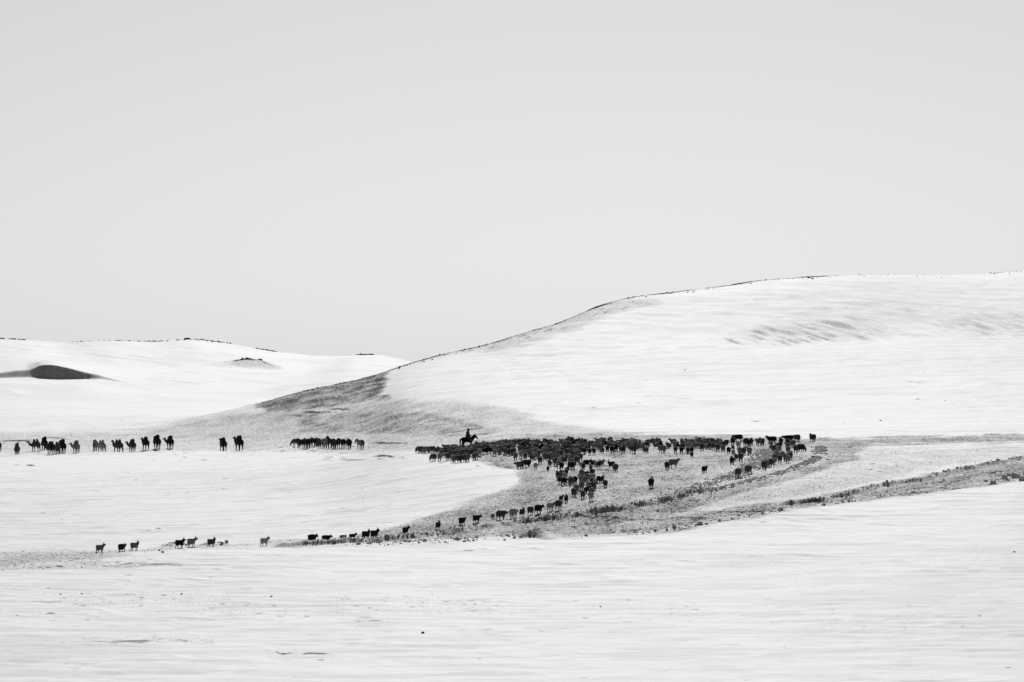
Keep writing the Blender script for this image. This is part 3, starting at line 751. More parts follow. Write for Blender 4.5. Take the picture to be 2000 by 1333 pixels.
# ---------------------------------------------------------------- animal bodies: overlapping volumes fused to one skin
class Body:
    def __init__(s): s.v = []; s.f = []; s.n = 0
    def ell(s, c, r, rx=0, rz=0):
        q = I2v * np.array(r)
        if rx: c_, s_ = math.cos(rx), math.sin(rx); q = np.stack([q[:, 0], q[:, 1] * c_ - q[:, 2] * s_, q[:, 1] * s_ + q[:, 2] * c_], -1)
        if rz: c_, s_ = math.cos(rz), math.sin(rz); q = np.stack([q[:, 0] * c_ - q[:, 1] * s_, q[:, 0] * s_ + q[:, 1] * c_, q[:, 2]], -1)
        s.v.append(q + np.array(c)); s.f.append(I2f + s.n); s.n += len(I2v)
    def limb(s, pts, step=.5):
        """pts: list of (x, y, z, r)"""
        for a, b in zip(pts[:-1], pts[1:]):
            a = np.array(a, float); b = np.array(b, float)
            L = np.linalg.norm(b[:3] - a[:3]); n = max(2, int(L / (step * min(a[3], b[3]))) + 1)
            for i in range(n + 1):
                p = a + (b - a) * i / n
                s.v.append(I1v * p[3] * 1.06 + p[:3]); s.f.append(I1f + s.n); s.n += len(I1v)
    def fuse(s, name, voxel, smooth=3, lump=0.0, lsc=8.0, zmin=None, target=None):
        me = bpy.data.meshes.new(name); me.from_pydata(np.concatenate(s.v).tolist(), [], np.concatenate(s.f).tolist())
        o = bpy.data.objects.new(name, me); col.objects.link(o)
        m = o.modifiers.new('r', 'REMESH'); m.mode = 'VOXEL'; m.voxel_size = voxel
        m = o.modifiers.new('s', 'SMOOTH'); m.iterations = smooth; m.factor = .5
        dg = bpy.context.evaluated_depsgraph_get()
        out = bpy.data.meshes.new_from_object(o.evaluated_get(dg)); out.name = name
        bpy.data.objects.remove(o); bpy.data.meshes.remove(me)
        n = len(out.vertices); co = np.empty(n * 3, np.float32); out.vertices.foreach_get('co', co); co = co.reshape(-1, 3)
        if lump:
            no = np.empty(n * 3, np.float32); out.vertices.foreach_get('normal', no); no = no.reshape(-1, 3)
            k = fbm(co[:, 0] * lsc + co[:, 2] * lsc * .9, co[:, 1] * lsc - co[:, 2] * lsc * .7, 5, 2)
            wgt = 1.0 if zmin is None else sstep(zmin, zmin + .12, co[:, 2])
            co = co + no * (lump * k * wgt)[:, None]
            out.vertices.foreach_set('co', co.astype(np.float32).ravel())
        out.polygons.foreach_set('use_smooth', np.ones(len(out.polygons), bool))
        out.update()
        return out

def outcrop(u, v, d, wpx, hpx, label, n=9, group=None):
    mpx = d / FPX
    x = (u - 1000) / FPX * d
    if d > 2900: d = float(np.interp(u, U, far_D[0])) - 3
    W, H = wpx * mpx, hpx * mpx
    b = Body()
    b.ell((0, 0, 0), (W * .55, W * .35, H * .35))
    for i in range(n):
        t = float(np.clip(rng.normal(0, .25), -.45, .45))
        k = H * rng.uniform(.25, .5) * (1 - abs(t))
        b.ell((t * W, rng.normal(0, .1 * W), H * .2 + k * .3), (k * rng.uniform(.8, 1.6), k, k), 0, rng.uniform(0, 3))
    me = b.fuse('rock_outcrop', max(H, W * .3) * .09, 1, H * .08, 3.0 / H)
    o = link('rock_outcrop', me, None, M_ROCK)
    o.location = (x, d, ground_z(x, d))
    tag(o, label, 'rocks', group)
outcrop(372, 664, 3098, 14, 6, 'dark rock outcrop on the skyline of the far left hill')
outcrop(395, 666, 3095, 16, 3, 'low dark rocks just right of the skyline outcrop on the far hill')
outcrop(480, 702, 2598, 22, 5, 'dark rocky tip of the small knoll below the far skyline')
outcrop(508, 704, 2605, 10, 4, 'smaller rock pile right of the knoll tip on the far slope')
outcrop(521, 684, 3100, 12, 3.5, 'thin dark rocks where the far skyline dips')
outcrop(703, 692, 3100, 8, 3.5, 'left of two dark rock clusters on the low far summit')
outcrop(720, 692, 3100, 8, 3.5, 'right of two dark rock clusters on the low far summit')
outcrop(1680, 537, 1358, 9, 4, 'small grey mound of stones on the hilltop skyline')
outcrop(1587, 561, 1270, 6, 3, 'dark stone lying just below the hilltop')


def leg_set(b, fx, fy, hx, hy, top, k, rr, stride=0.0):
    """four legs: front wrist folds back, hind hock points back"""
    for i, sx in enumerate((-1, 1)):
        st = stride * (1 if i == 0 else -1)
        b.limb([(sx * fx, fy, top, rr * 1.9), (sx * fx, fy + .3 * st, top * .55, rr * 1.15), (sx * fx, fy + .75 * st, top * .28, rr * .85), (sx * fx, fy + st, rr * .9, rr * .8)])
        b.ell((sx * fx, fy + st + rr * .3, rr * .55), (rr * 1.0, rr * 1.35, rr * .75))
        st = -st
        b.limb([(sx * hx, hy, top * 1.05, rr * 2.6), (sx * hx, hy + k * .25 + .25 * st, top * .78, rr * 1.9), (sx * hx, hy - k + .55 * st, top * .47, rr * 1.05), (sx * hx, hy - k * .75 + st, rr * .9, rr * .85)])
        b.ell((sx * hx, hy - k * .75 + st + rr * .3, rr * .55), (rr * 1.0, rr * 1.35, rr * .75))

def sheep_mesh(name, head='up', turn=0.0, stride=0.0, fat=1.0):
    b = Body()
    b.ell((0, .22, .56), (.225 * fat, .26, .245)); b.ell((0, 0, .57), (.25 * fat, .36, .255)); b.ell((0, -.26, .575), (.25 * fat, .26, .255))
    b.ell((0, 0, .47), (.20 * fat, .36, .20))
    b.ell((0, -.46, .50), (.17, .11, .16)); b.ell((0, -.52, .42), (.10, .06, .11))
    leg_set(b, .10, .25, .11, -.30, .38, .06, .042, stride)
    tx = math.sin(turn)
    if head == 'up':
        nk = (.10 * tx, .44, .68); hd = (.2 * tx, .52, .82); nz = (.2 * tx + .2 * tx, .52 + .16 * math.cos(turn), .76)
    elif head == 'level':
        nk = (.08 * tx, .46, .60); hd = (.2 * tx, .60, .66); nz = (.38 * tx, .60 + .17 * math.cos(turn), .57)
    else:
        nk = (.05 * tx, .46, .48); hd = (.12 * tx, .58, .30); nz = (.16 * tx, .64, .13)
    b.limb([(0, .28, .58, .19), (*nk, .15), (*hd, .105)]); b.limb([(*hd, .095), (*nz, .06)])
    e = np.array(hd)
    for sx in (-1, 1):
        b.ell((e[0] + sx * .12 * math.cos(turn), e[1] - sx * .1 * tx - .01, e[2] + .0), (.065, .035, .03))
    return b.fuse(name, .023, 3, .030, 9.0, .28)

def goat_mesh(name, head='up', turn=0.0, stride=0.0, shag=1.0):
    b = Body()
    b.ell((0, .22, .53), (.18, .24, .23)); b.ell((0, 0, .52), (.20, .36, .23 * shag)); b.ell((0, -.26, .54), (.19, .24, .22))
    b.ell((0, 0, .42), (.18, .33, .18 * shag)); b.ell((0, -.34, .40), (.16, .15, .18))
    b.limb([(0, -.46, .62, .055), (0, -.53, .68, .045)])
    leg_set(b, .095, .24, .10, -.30, .36, .06, .040, stride)
    tx = math.sin(turn); cy = math.cos(turn)
    if head == 'up': nk = (.06 * tx, .42, .66); hd = (.14 * tx, .48, .80); nz = (.32 * tx, .48 + .18 * cy, .73)
    elif head == 'level': nk = (.06 * tx, .45, .60); hd = (.15 * tx, .56, .69); nz = (.32 * tx, .56 + .17 * cy, .59)
    else: nk = (.05 * tx, .46, .46); hd = (.1 * tx, .58, .30); nz = (.14 * tx, .64, .12)
    b.limb([(0, .28, .56, .17), (*nk, .13), (*hd, .09)]); b.limb([(*hd, .085), (*nz, .052)])
    b.ell((nz[0] * .85, nz[1] - .05, nz[2] - .09), (.025, .03, .07))
    for sx in (-1, 1): b.ell((hd[0] + sx * .11 * cy, hd[1] - sx * .11 * tx - .02, hd[2] + .0), (.07, .03, .026))
    me = b.fuse(name, .021, 3, .034, 10.0, .2)
    # horns, swept up and back
    hs = []
    for sx in (-1, 1):
        h = Body()
        bx, by, bz = hd[0] + sx * .035 * cy, hd[1] - sx * .035 * tx, hd[2] + .06
        h.limb([(bx, by, bz, .022), (bx + sx * .02, by - .02, bz + .06, .019), (bx + sx * .05, by - .05, bz + .12, .014), (bx + sx * .08, by - .10, bz + .16, .008)])
        hs.append(h.fuse('horn', .012, 1))
    return me, hs

def camel_mesh(name, turn=0.0, stride=0.0, neck='up', hump=1.0, lean=0.0):
    b = Body()
    b.ell((0, .42, 1.20), (.38, .48, .42)); b.ell((0, 0, 1.22), (.42, .66, .42)); b.ell((0, -.48, 1.24), (.40, .46, .40))
    for hy, s in ((.36, 1.0), (-.36, 1.05)):
        b.limb([(0, hy, 1.46, .30), (.02 * lean, hy, 1.68, .25), (.08 * lean, hy - .02, 1.68 + .20 * hump * s, .20), (.12 * lean, hy - .03, 1.68 + .32 * hump * s, .14)])
    for i, sx in enumerate((-1, 1)):
        st = stride * (1 if i == 0 else -1)
        b.limb([(sx * .21, .48, 1.05, .21), (sx * .20, .48 + .3 * st, .72, .13), (sx * .19, .50 + .6 * st, .48, .10), (sx * .19, .48 + st, .10, .075)])
        b.ell((sx * .19, .52 + st, .05), (.105, .14, .06))
        b.limb([(sx * .21, -.62, 1.12, .27), (sx * .21, -.58 + .2 * st, .86, .19), (sx * .19, -.78 + .55 * st, .55, .105), (sx * .19, -.72 + st, .10, .075)])
        b.ell((sx * .19, -.68 + st, .05), (.105, .14, .06))
    b.limb([(0, -.88, 1.30, .07), (.02, -.94, 1.0, .05), (.02, -.93, .82, .06)])
    tx, cy = math.sin(turn), math.cos(turn)
    if neck == 'up':
        p = [(0, .72, 1.18, .32), (.10 * tx, .95, 1.12, .27), (.24 * tx, 1.10, 1.32, .23), (.36 * tx, 1.16, 1.58, .19), (.40 * tx, 1.18, 1.78, .16)]
    else:
        p = [(0, .72, 1.15, .32), (.12 * tx, 1.0, 1.04, .27), (.28 * tx, 1.20, 1.16, .22), (.44 * tx, 1.32, 1.36, .18), (.50 * tx, 1.36, 1.56, .15)]
    b.limb(p)
    hx, hy, hz = p[-1][:3]
    b.limb([(hx, hy, hz, .16), (hx + .14 * tx, hy + .14 * cy, hz + .02, .145), (hx + .32 * tx, hy + .32 * cy, hz - .06, .10), (hx + .40 * tx, hy + .40 * cy, hz - .10, .09)])
    for sx in (-1, 1): b.ell((hx + sx * .12 * cy, hy - sx * .12 * tx, hz + .14), (.035, .035, .06))
    b.limb([(hx * .9, hy - .02, hz - .2, .13), (hx * .7, hy - .06, hz - .42, .16)])   # throat mane
    return b.fuse(name, .046, 3, .045, 4.0, .7)

def horse_mesh(name, neck='level', turn=0.0, stride=0.0, side=0.0):
    b = Body()
    b.ell((0, .42, .98), (.27, .36, .31)); b.ell((0, 0, .98), (.30, .58, .31)); b.ell((0, -.45, 1.03), (.30, .38, .31))
    b.ell((0, .36, 1.18), (.12, .26, .13))
    for i, sx in enumerate((-1, 1)):
        st = stride * (1 if i == 0 else -1)
        b.limb([(sx * .15, .45, .85, .16), (sx * .14, .46 + .3 * st, .62, .095), (sx * .14, .47 + .6 * st, .40, .075), (sx * .14, .45 + st, .10, .06)])
        b.ell((sx * .14, .48 + st, .05), (.08, .10, .055))
        b.limb([(sx * .16, -.52, .95, .22), (sx * .16, -.46, .74, .16), (sx * .14, -.66 - .3 * st, .47, .085), (sx * .14, -.60 - .7 * st, .10, .062)])
        b.ell((sx * .14, -.57 - .7 * st, .05), (.08, .10, .055))
    tx, cy = math.sin(turn), math.cos(turn)
    if neck == 'up': p = [(0, .58, 1.08, .26), (.08 * tx, .80, 1.28, .20), (.16 * tx, .96, 1.44, .16)]; nd = (.34, -.30)
    elif neck == 'level': p = [(0, .58, 1.05, .26), (.15 * tx, .86, 1.12, .20), (.32 * tx, 1.08, 1.20, .16)]; nd = (.32, -.34)
    else: p = [(0, .58, .98, .26), (.15 * tx, .88, .84, .20), (.30 * tx, 1.06, .68, .15)]; nd = (.24, -.42)
    b.limb(p)
    hx, hy, hz = p[-1][:3]
    b.limb([(hx, hy, hz, .15), (hx + .5 * nd[0] * tx, hy + .5 * nd[0] * cy, hz + .4 * nd[1], .125), (hx + nd[0] * tx, hy + nd[0] * cy, hz + nd[1], .085)])
    for sx in (-1, 1): b.limb([(hx + sx * .06 * cy, hy - sx * .06 * tx - .02, hz + .12, .04), (hx + sx * .075 * cy, hy - sx * .07 * tx - .02, hz + .21, .022)])
    me = b.fuse(name, .036, 3, .012, 6.0)
    t = Body(); t.limb([(0, -.80, 1.16, .065), (0, -.92, 1.02, .09), (0, -.96, .72, .11), (0, -.94, .42, .08), (0, -.93, .24, .04)])
    tail = t.fuse('tail', .03, 2, .02, 8.0)
    m = Body()
    for k in range(7):
        f = k / 6
        q = np.array(p[0][:3]) * (1 - f) + np.array(p[2][:3]) * f + np.array((side * .06, -.06 * (1 - f), .18 + .02 * math.sin(k * 2)))
        m.ell(q, (.06, .11, .085))
        m.ell(q + np.array((.11, 0, -.10)), (.04, .10, .13))
    m.ell((hx, hy + .05, hz + .15), (.06, .08, .07))
    mane = m.fuse('mane', .03, 2, .02, 9.0)
    return me, tail, mane

SHEEP = {
    'rear': [sheep_mesh('sheep_body', 'up', 0), sheep_mesh('sheep_body', 'level', .25, .05, 1.08), sheep_mesh('sheep_body', 'level', -.3, -.05, .95), sheep_mesh('sheep_body', 'up', -.7, .06)],
    'graze': [sheep_mesh('sheep_body', 'down', .2), sheep_mesh('sheep_body', 'down', -.3, .05, 1.06)],
    'walk': [sheep_mesh('sheep_body', 'level', 0, .10), sheep_mesh('sheep_body', 'level', -.2, -.09, 1.05), sheep_mesh('sheep_body', 'up', .3, .08)],
}
GOAT = {
    'up': [goat_mesh('goat_body', 'up', .2, .06), goat_mesh('goat_body', 'up', .7, -.04, 1.1), goat_mesh('goat_body', 'up', -.4, .03)],
    'level': [goat_mesh('goat_body', 'level', .1, .10, 1.15), goat_mesh('goat_body', 'level', -.2, -.08, 1.2)],
    'down': [goat_mesh('goat_body', 'down', .1, .05, 1.1)],
}
for k in SHEEP:
    for m in SHEEP[k]: m.materials.append(M_WOOL)
for k in GOAT:
    for m, hs in GOAT[k]:
        m.materials.append(M_SHAG)
        for h in hs: h.materials.append(M_HORN)
CAMEL = [camel_mesh('camel_body', -.3, .10), camel_mesh('camel_body', .2, -.16, 'up', 1.1, 1), camel_mesh('camel_body', -.6, .06, 'low', .95, -1), camel_mesh('camel_body', -.15, .20, 'up', .85), camel_mesh('camel_body', -.5, -.08, 'low', 1.05, 1)]
for m in CAMEL: m.materials.append(M_SHAG)
HORSE = [horse_mesh('horse_body', 'level', -.3, .06), horse_mesh('horse_body', 'down', -.2, 0), horse_mesh('horse_body', 'up', -.7, .05), horse_mesh('horse_body', 'level', .3, -.08)]
for a, t, m in HORSE:
    a.materials.append(M_HAIR); t.materials.append(M_SHAG); m.materials.append(M_SHAG)
print('protos', round(time.time() - T0, 1), sum(len(m.polygons) for k in SHEEP for m in SHEEP[k]))

COLS = {'black': (.036, .035, .033), 'dark': (.12, .115, .11), 'brown': (.28, .268, .253), 'grey': (.46, .445, .425), 'pale': (.66, .65, .63)}
CWORD = {'black': 'black', 'dark': 'dark', 'brown': 'dark brown', 'grey': 'grey', 'pale': 'pale grey'}
def tint(c):
    k = rng.uniform(.8, 1.25); b = COLS[c]
    return (b[0] * k, b[1] * k, b[2] * k, 1)
def put(o, x, y, h, s):
    s *= SCALE.get(o.name.split('.')[0], 1)
    o.location = (x, y, ground_z(x, y) - .015 * s); o.rotation_euler = (0, 0, -R(h)); o.scale = (s, s, s)

SCALE = {'sheep': .92, 'goat': .82, 'camel': .90, 'horse': .94}
counter = [0]
def place_sheep(x, y, h, c, pose, s, label, group):
    m = SHEEP[pose][counter[0] % len(SHEEP[pose])]; counter[0] += 1
    o = link('sheep', m); put(o, x, y, h, s); o.color = tint(c)
    tag(o, label, 'sheep', group); return o
def place_goat(x, y, h, c, pose, s, label, group, horns=True):
    m, hs = GOAT[pose][counter[0] % len(GOAT[pose])]; counter[0] += 1
    o = link('goat', m); put(o, x, y, h, s); o.color = tint(c)
    if horns:
        for q in hs: link('horn', q, o)
    tag(o, label, 'goat', group); return o

ORD = ['leftmost', 'second', 'third', 'fourth', 'fifth', 'sixth', 'seventh', 'eighth', 'ninth', 'tenth', 'eleventh', 'twelfth', 'thirteenth', 'fourteenth', 'fifteenth', 'sixteenth', 'seventeenth', 'eighteenth', 'nineteenth', 'twentieth']
TENS = {20: 'twenty', 30: 'thirty', 40: 'forty', 50: 'fifty'}
ONES = ['', 'first', 'second', 'third', 'fourth', 'fifth', 'sixth', 'seventh', 'eighth', 'ninth']
def ordinal(i):
    if i < 20: return ORD[i]
    n = i + 1; t, r = n // 10 * 10, n % 10
    return {30: 'thirtieth', 40: 'fortieth', 50: 'fiftieth'}[t] if r == 0 else TENS[t] + '-' + ONES[r]
def nth(i): return 'leftmost' if i == 0 else ordinal(i) + ' from the left'

# rows: (u, v of the feet, heading, colour, kind, pose, size)   heading 0 = away, 90 = right, -90 = left
FILE = [(195.5, 1079.5, 62, 'brown', 'g', 'up', 1), (238, 1077.4, 50, 'black', 'g', 'level', 1), (263, 1075, 66, 'brown', 'g', 'up', 1), (351, 1070.7, 68, 'black', 'g', 'up', 1.02), (374, 1069, 62, 'grey', 'g', 'up', 1.05), (413, 1068, 62, 'dark', 'g', 'up', 1),
        (516.5, 1067, 66, 'grey', 'g', 'up', .98), (610, 1061, 70, 'black', 'g', 'level', 1.05), (637, 1061, 72, 'black', 'g', 'level', 1.0), (669.5, 1058, 66, 'grey', 'g', 'level', .75), (688.5, 1056, 70, 'black', 'g', 'up', .78), (715, 1053, 60, 'black', 'g', 'up', 1.05), (731.5, 1053, 48, 'black', 'g', 'up', 1.1),
        (792, 1045, 40, 'black', 'g', 'up', .95), (856, 1034, 25, 'black', 'g', 'up', .95), (902.5, 1026, 48, 'black', 'g', 'level', 1.0), (931, 1022, 66, 'black', 'g', 'level', .95), (962.5, 1015, 30, 'brown', 'g', 'level', .65), (979, 1015, 72, 'dark', 's', 'walk', 1.02), (1003, 1012, 50, 'grey', 's', 'walk', 1.0),
        (1020, 1009.5, 30, 'dark', 'g', 'up', 1.0), (1036.5, 1006.7, 28, 'dark', 's', 'walk', .98), (1052, 1004, 58, 'black', 'g', 'level', 1.12), (1075.5, 998, 60, 'pale', 's', 'walk', .86), (1091.5, 996, 32, 'dark', 's', 'walk', 1.08), (1096, 981, 25, 'dark', 'g', 'up', .85), (1106, 982, 10, 'black', 'g', 'up', .98)]
KNOT = [(1121, 971, 12, 'dark', 's', 'rear', 1), (1126, 964, 20, 'brown', 's', 'rear', .95), (1138, 974.5, -5, 'dark', 's', 'rear', .95), (1154, 978, 5, 'grey', 's', 'rear', .95), (1156, 969.6, 15, 'brown', 's', 'rear', .95), (1144, 965, 10, 'black', 'g', 'level', .95),
        (1152, 964, 0, 'black', 's', 'rear', .9), (1135.5, 958, -10, 'brown', 's', 'rear', 1), (1149.5, 958, 5, 'grey', 's', 'rear', 1), (1159, 958, 10, 'dark', 's', 'rear', 1), (1161.5, 954, 12, 'brown', 's', 'rear', .95), (1143, 947, -8, 'brown', 's', 'rear', 1), (1155.5, 948, 6, 'black', 'g', 'level', 1),
        (1135, 945, -10, 'grey', 's', 'rear', 1), (1148, 942, 0, 'brown', 's', 'rear', 1), (1158, 940, 30, 'pale', 's', 'walk', .9), (1136, 934, -10, 'brown', 's', 'rear', 1), (1146, 935, 20, 'black', 'g', 'level', 1.05), (1157, 931, 10, 'dark', 's', 'rear', .95), (1154, 923, 0, 'dark', 'g', 'up', 1),
        (1169, 944, -4, 'black', 's', 'rear', .88), (1176, 944, 8, 'black', 'g', 'up', .95), (1182, 953.5, -8, 'dark', 's', 'rear', .88), (1113, 946, -8, 'black', 'g', 'up', 1), (1116.5, 949, 4, 'dark', 's', 'rear', 1), (1123, 946, 10, 'black', 's', 'rear', 1), (1094, 946, 0, 'black', 's', 'rear', .95), (1102, 948.6, 35, 'black', 's', 'walk', 1.0),
        (1102.5, 938, 0, 'pale', 's', 'rear', .9), (1090, 937.4, 8, 'dark', 's', 'rear', .95), (1097, 934, 20, 'dark', 's', 'rear', .95), (1105, 931, 15, 'black', 's', 'rear', .9), (1107, 925, 20, 'black', 'g', 'up', .9)]
STRAY = [(1272, 953.5, 10, 'black', 's', 'rear', 1.08, 'black sheep standing alone on the trampled ground below the herd'),
         (1303, 918, 8, 'dark', 's', 'rear', .98, 'dark sheep, left of a pair standing apart below the herd'),
         (1315.5, 914, 62, 'brown', 's', 'walk', 1.02, 'brown sheep facing right, right of a pair standing apart below the herd'),
         (1376, 925, 30, 'black', 'g', 'level', .98, 'small black goat alone between the pair of sheep and the bend of the trail'),
         (1194, 914.7, -50, 'black', 'g', 'up', .95, 'horned black goat facing left beside a sheep, right of the goat row'),
         (1201.5, 922.4, -12, 'dark', 's', 'rear', 1.02, 'woolly dark sheep from behind, next to a horned goat'),
         (1272 + 79, 894.5, 0, 'black', 's', 'rear', .78, 'small black lamb in front of the right part of the herd'),
         (1157, 911, -30, 'black', 'g', 'up', .9, 'leftmost of four horned goats in a short row under the herd'),
         (1163.5, 912.6, -10, 'grey', 'g', 'up', .95, 'grey goat, second of four in a short row under the herd'),
         (1170, 913, 10, 'black', 'g', 'up', .95, 'black goat, third of four in a short row under the herd'),
         (1176, 911, 15, 'brown', 'g', 'up', .92, 'brown goat, rightmost of four in a short row under the herd'),
         (1136.5, 916, -20, 'grey', 's', 'rear', .85, 'grey sheep between the sheep cluster and the goat row'),
         (1140, 917, 5, 'black', 'g', 'level', .88, 'black goat close against a grey sheep left of the goat row'),
         (1145.5, 911, 50, 'black', 'g', 'level', 1, 'black goat turned right just left of the goat row')]
BEND = [(1442, 935, 28, 'dark', 's', 'walk', 1.06), (1462, 928, 48, 'dark', 's', 'walk', 1.0), (1493, 919, 18, 'dark', 's', 'rear', 1.06), (1498, 915, 25, 'brown', 's', 'rear', .95), (1507, 914, 35, 'dark', 's', 'walk', 1.05), (1511, 909, 30, 'dark', 's', 'rear', .9),
        (1514, 903, 20, 'dark', 's', 'rear', 1), (1523, 905.6, 0, 'dark', 's', 'rear', 1), (1529, 898, 10, 'brown', 's', 'rear', 1), (1534, 903, -5, 'dark', 's', 'rear', 1), (1538.5, 906, 5, 'brown', 's', 'rear', 1.02), (1543, 900, 25, 'dark', 's', 'rear', 1.05), (1517, 897, 0, 'brown', 's', 'rear', .95),
        (1512, 886, -50, 'dark', 's', 'walk', 1), (1520, 880, -40, 'black', 's', 'rear', 1), (1521, 887, -15, 'brown', 's', 'rear', 1), (1541, 873, -60, 'black', 's', 'walk', 1), (1548, 875, -30, 'brown', 's', 'rear', 1), (1538, 880, -8, 'brown', 's', 'rear', 1), (1539, 888, 0, 'brown', 's', 'rear', 1),
        (1554, 886, 5, 'dark', 's', 'rear', 1.08), (1564, 884, 70, 'black', 's', 'graze', 1.12), (1481.5, 872, -25, 'brown', 's', 'rear', 1.1), (1488.5, 871, -10, 'dark', 's', 'rear', 1.05), (1507, 867, -80, 'black', 's', 'walk', 1.05), (1506, 876, 0, 'grey', 's', 'rear', .98), (1525, 871, 0, 'dark', 's', 'rear', 1.08),
        (1539.5, 863.6, -82, 'black', 's', 'walk', 1.02), (1556, 864, -50, 'dark', 's', 'walk', 1.05), (1587, 863.6, -42, 'dark', 's', 'walk', 1.08)]
RIGHT = [(1423, 887.4, -5, 'black', 's', 'rear', .92), (1431.5, 880, -30, 'dark', 'g', 'up', .72), (1432, 892, 5, 'grey', 's', 'rear', .82), (1438, 901, 5, 'dark', 's', 'rear', .86), (1430, 909, 12, 'black', 's', 'rear', .96), (1447, 903, 10, 'dark', 's', 'rear', 1.12), (1453, 890, 20, 'dark', 's', 'rear', 1.0), (1445, 889, 10, 'brown', 's', 'rear', 1),
         (1463.5, 891, -8, 'brown', 's', 'rear', 1.02), (1431, 870, -5, 'black', 's', 'rear', 1.05), (1442, 878, 0, 'pale', 's', 'rear', 1.06), (1441.5, 863, -75, 'black', 's', 'walk', 1), (1456.5, 872, -20, 'dark', 's', 'rear', 1.15), (1467, 872, 10, 'dark', 's', 'rear', 1.05), (1463, 872, -10, 'dark', 's', 'rear', .7)]
FRONT = [(1140, 888, -5, 'black', 's', 'rear', .9), (1152, 889, 5, 'black', 's', 'rear', .9), (1160, 889, 0, 'black', 's', 'rear', .92), (1171, 882, 0, 'brown', 's', 'rear', 1), (1177, 886, 0, 'dark', 's', 'rear', .78), (1186, 882.5, -10, 'black', 's', 'rear', .86), (1196, 886.7, 8, 'black', 's', 'rear', 1.05), (1203, 883, -10, 'black', 's', 'rear', 1),
         (1215, 887, -45, 'dark', 's', 'walk', 1.02), (1236, 886.7, -55, 'dark', 's', 'walk', 1.02), (1261, 886.4, -50, 'brown', 'g', 'up', 1.02), (1293, 886, -60, 'brown', 's', 'walk', 1.05), (1319, 886, -5, 'dark', 's', 'rear', .85), (1331, 886.7, 5, 'black', 's', 'rear', .95), (1343.5, 887, -15, 'dark', 'g', 'level', 1), (1351, 886, 0, 'black', 's', 'rear', .9),
         (1371, 882, 0, 'dark', 's', 'rear', 1.1), (1380, 879, -10, 'grey', 's', 'rear', .92), (1387, 879, 5, 'dark', 's', 'rear', 1), (1393, 880, 0, 'dark', 's', 'rear', 1), (1402, 883, 5, 'dark', 's', 'rear', 1.12), (1412, 884.6, 0, 'brown', 's', 'rear', 1.08)]
FRONTL = [(818.5, 886, -55, 'dark', 's', 'graze', 1), (825, 886, -60, 'dark', 's', 'graze', 1), (833, 886.5, -65, 'brown', 's', 'graze', 1.02), (844, 884.7, -60, 'dark', 's', 'graze', 1), (846, 901, -48, 'dark', 's', 'graze', 1.02), (858.5, 901, -5, 'brown', 's', 'rear', .98), (875, 900, -50, 'dark', 's', 'walk', 1), (884, 904, -25, 'brown', 's', 'walk', 1),
          (895, 905, -70, 'dark', 's', 'graze', 1.05), (903, 904, -60, 'dark', 's', 'graze', 1.05), (913, 903, -12, 'brown', 's', 'rear', 1.05), (926, 900, -10, 'dark', 's', 'rear', 1), (931, 898, 0, 'brown', 's', 'rear', 1), (937, 892, -5, 'grey', 's', 'rear', 1), (966, 891.5, 0, 'grey', 's', 'rear', 1), (987, 890, -5, 'brown', 's', 'rear', 1.02), (1007, 900, 5, 'brown', 's', 'rear', 1.05), (1017, 896, -5, 'grey', 's', 'rear', .92)]
FRONTM = [(1014.5, 917, -65, 'dark', 's', 'walk', 1.0), (1028, 914, -70, 'black', 's', 'walk', 1.02), (1046, 916.6, 0, 'grey', 's', 'rear', .82), (1055, 908, 5, 'dark', 's', 'rear', 1.05), (1064, 900.5, -5, 'brown', 's', 'rear', 1.08), (1072, 901, 0, 'dark', 's', 'rear', 1.0), (1076, 898, 20, 'brown', 's', 'rear', 1.0), (1074, 913, 5, 'dark', 's', 'rear', .85), (1070, 921.7, 0, 'black', 'g', 'level', .78),
          (1113, 917.5, -8, 'black', 's', 'rear', 1), (1119, 917.5, 12, 'black', 's', 'rear', 1), (1117, 912, 0, 'brown', 's', 'rear', 1.05), (1091, 915, 0, 'grey', 's', 'rear', 1.05), (1085, 911, -10, 'dark', 's', 'rear', 1.05), (1097, 919, 5, 'black', 's', 'rear', .98), (1127, 908, 8, 'dark', 's', 'rear', 1.08), (1134, 900.7, 5, 'dark', 's', 'rear', 1), (1118, 893, -10, 'black', 'g', 'up', .98), (1125, 893, 0, 'dark', 's', 'rear', .85), (1129.5, 893, 10, 'black', 's', 'rear', .9),
          (1026, 900, 0, 'dark', 's', 'rear', .98), (1039, 902, 5, 'dark', 's', 'rear', 1), (1047, 899, 0, 'brown', 's', 'rear', 1.02)]
placed = []
def run(rows, where, group):
    rows = sorted(rows, key=lambda r: r[0])
    for i, (u, v, h, c, k, pose, s) in enumerate(rows):
        g = ground_at(u, v); placed.append(g)
        kw = {'s': 'sheep', 'g': 'goat'}[k]
        how = {'graze': 'head down', 'rear': 'from behind', 'walk': 'walking', 'up': 'head raised', 'level': 'walking', 'down': 'grazing'}[pose]
        label = '%s %s, %s, %s %s' % (CWORD[c], kw, how, nth(i), where)
        (place_sheep if k == 's' else place_goat)(g[0], g[1], h * (.68 if abs(h) < 75 else .95), c, pose, s, label, group)
run(FILE, 'in the file on the trail', 'goats and sheep filing along the trail')
run(KNOT, 'in the cluster below the herd', 'cluster of sheep below the herd')
run(BEND, 'at the bend of the trail', 'sheep rounding the bend of the trail')
run(RIGHT, 'at the loose right end', 'sheep at the right end of the herd')
run(FRONT, 'in the right front row', 'front row of the right half of the herd')
run(FRONTL, 'on the edge below the rider', 'lower left edge of the herd')
run(FRONTM, 'in the lower central fringe', 'lower fringe of the herd centre')
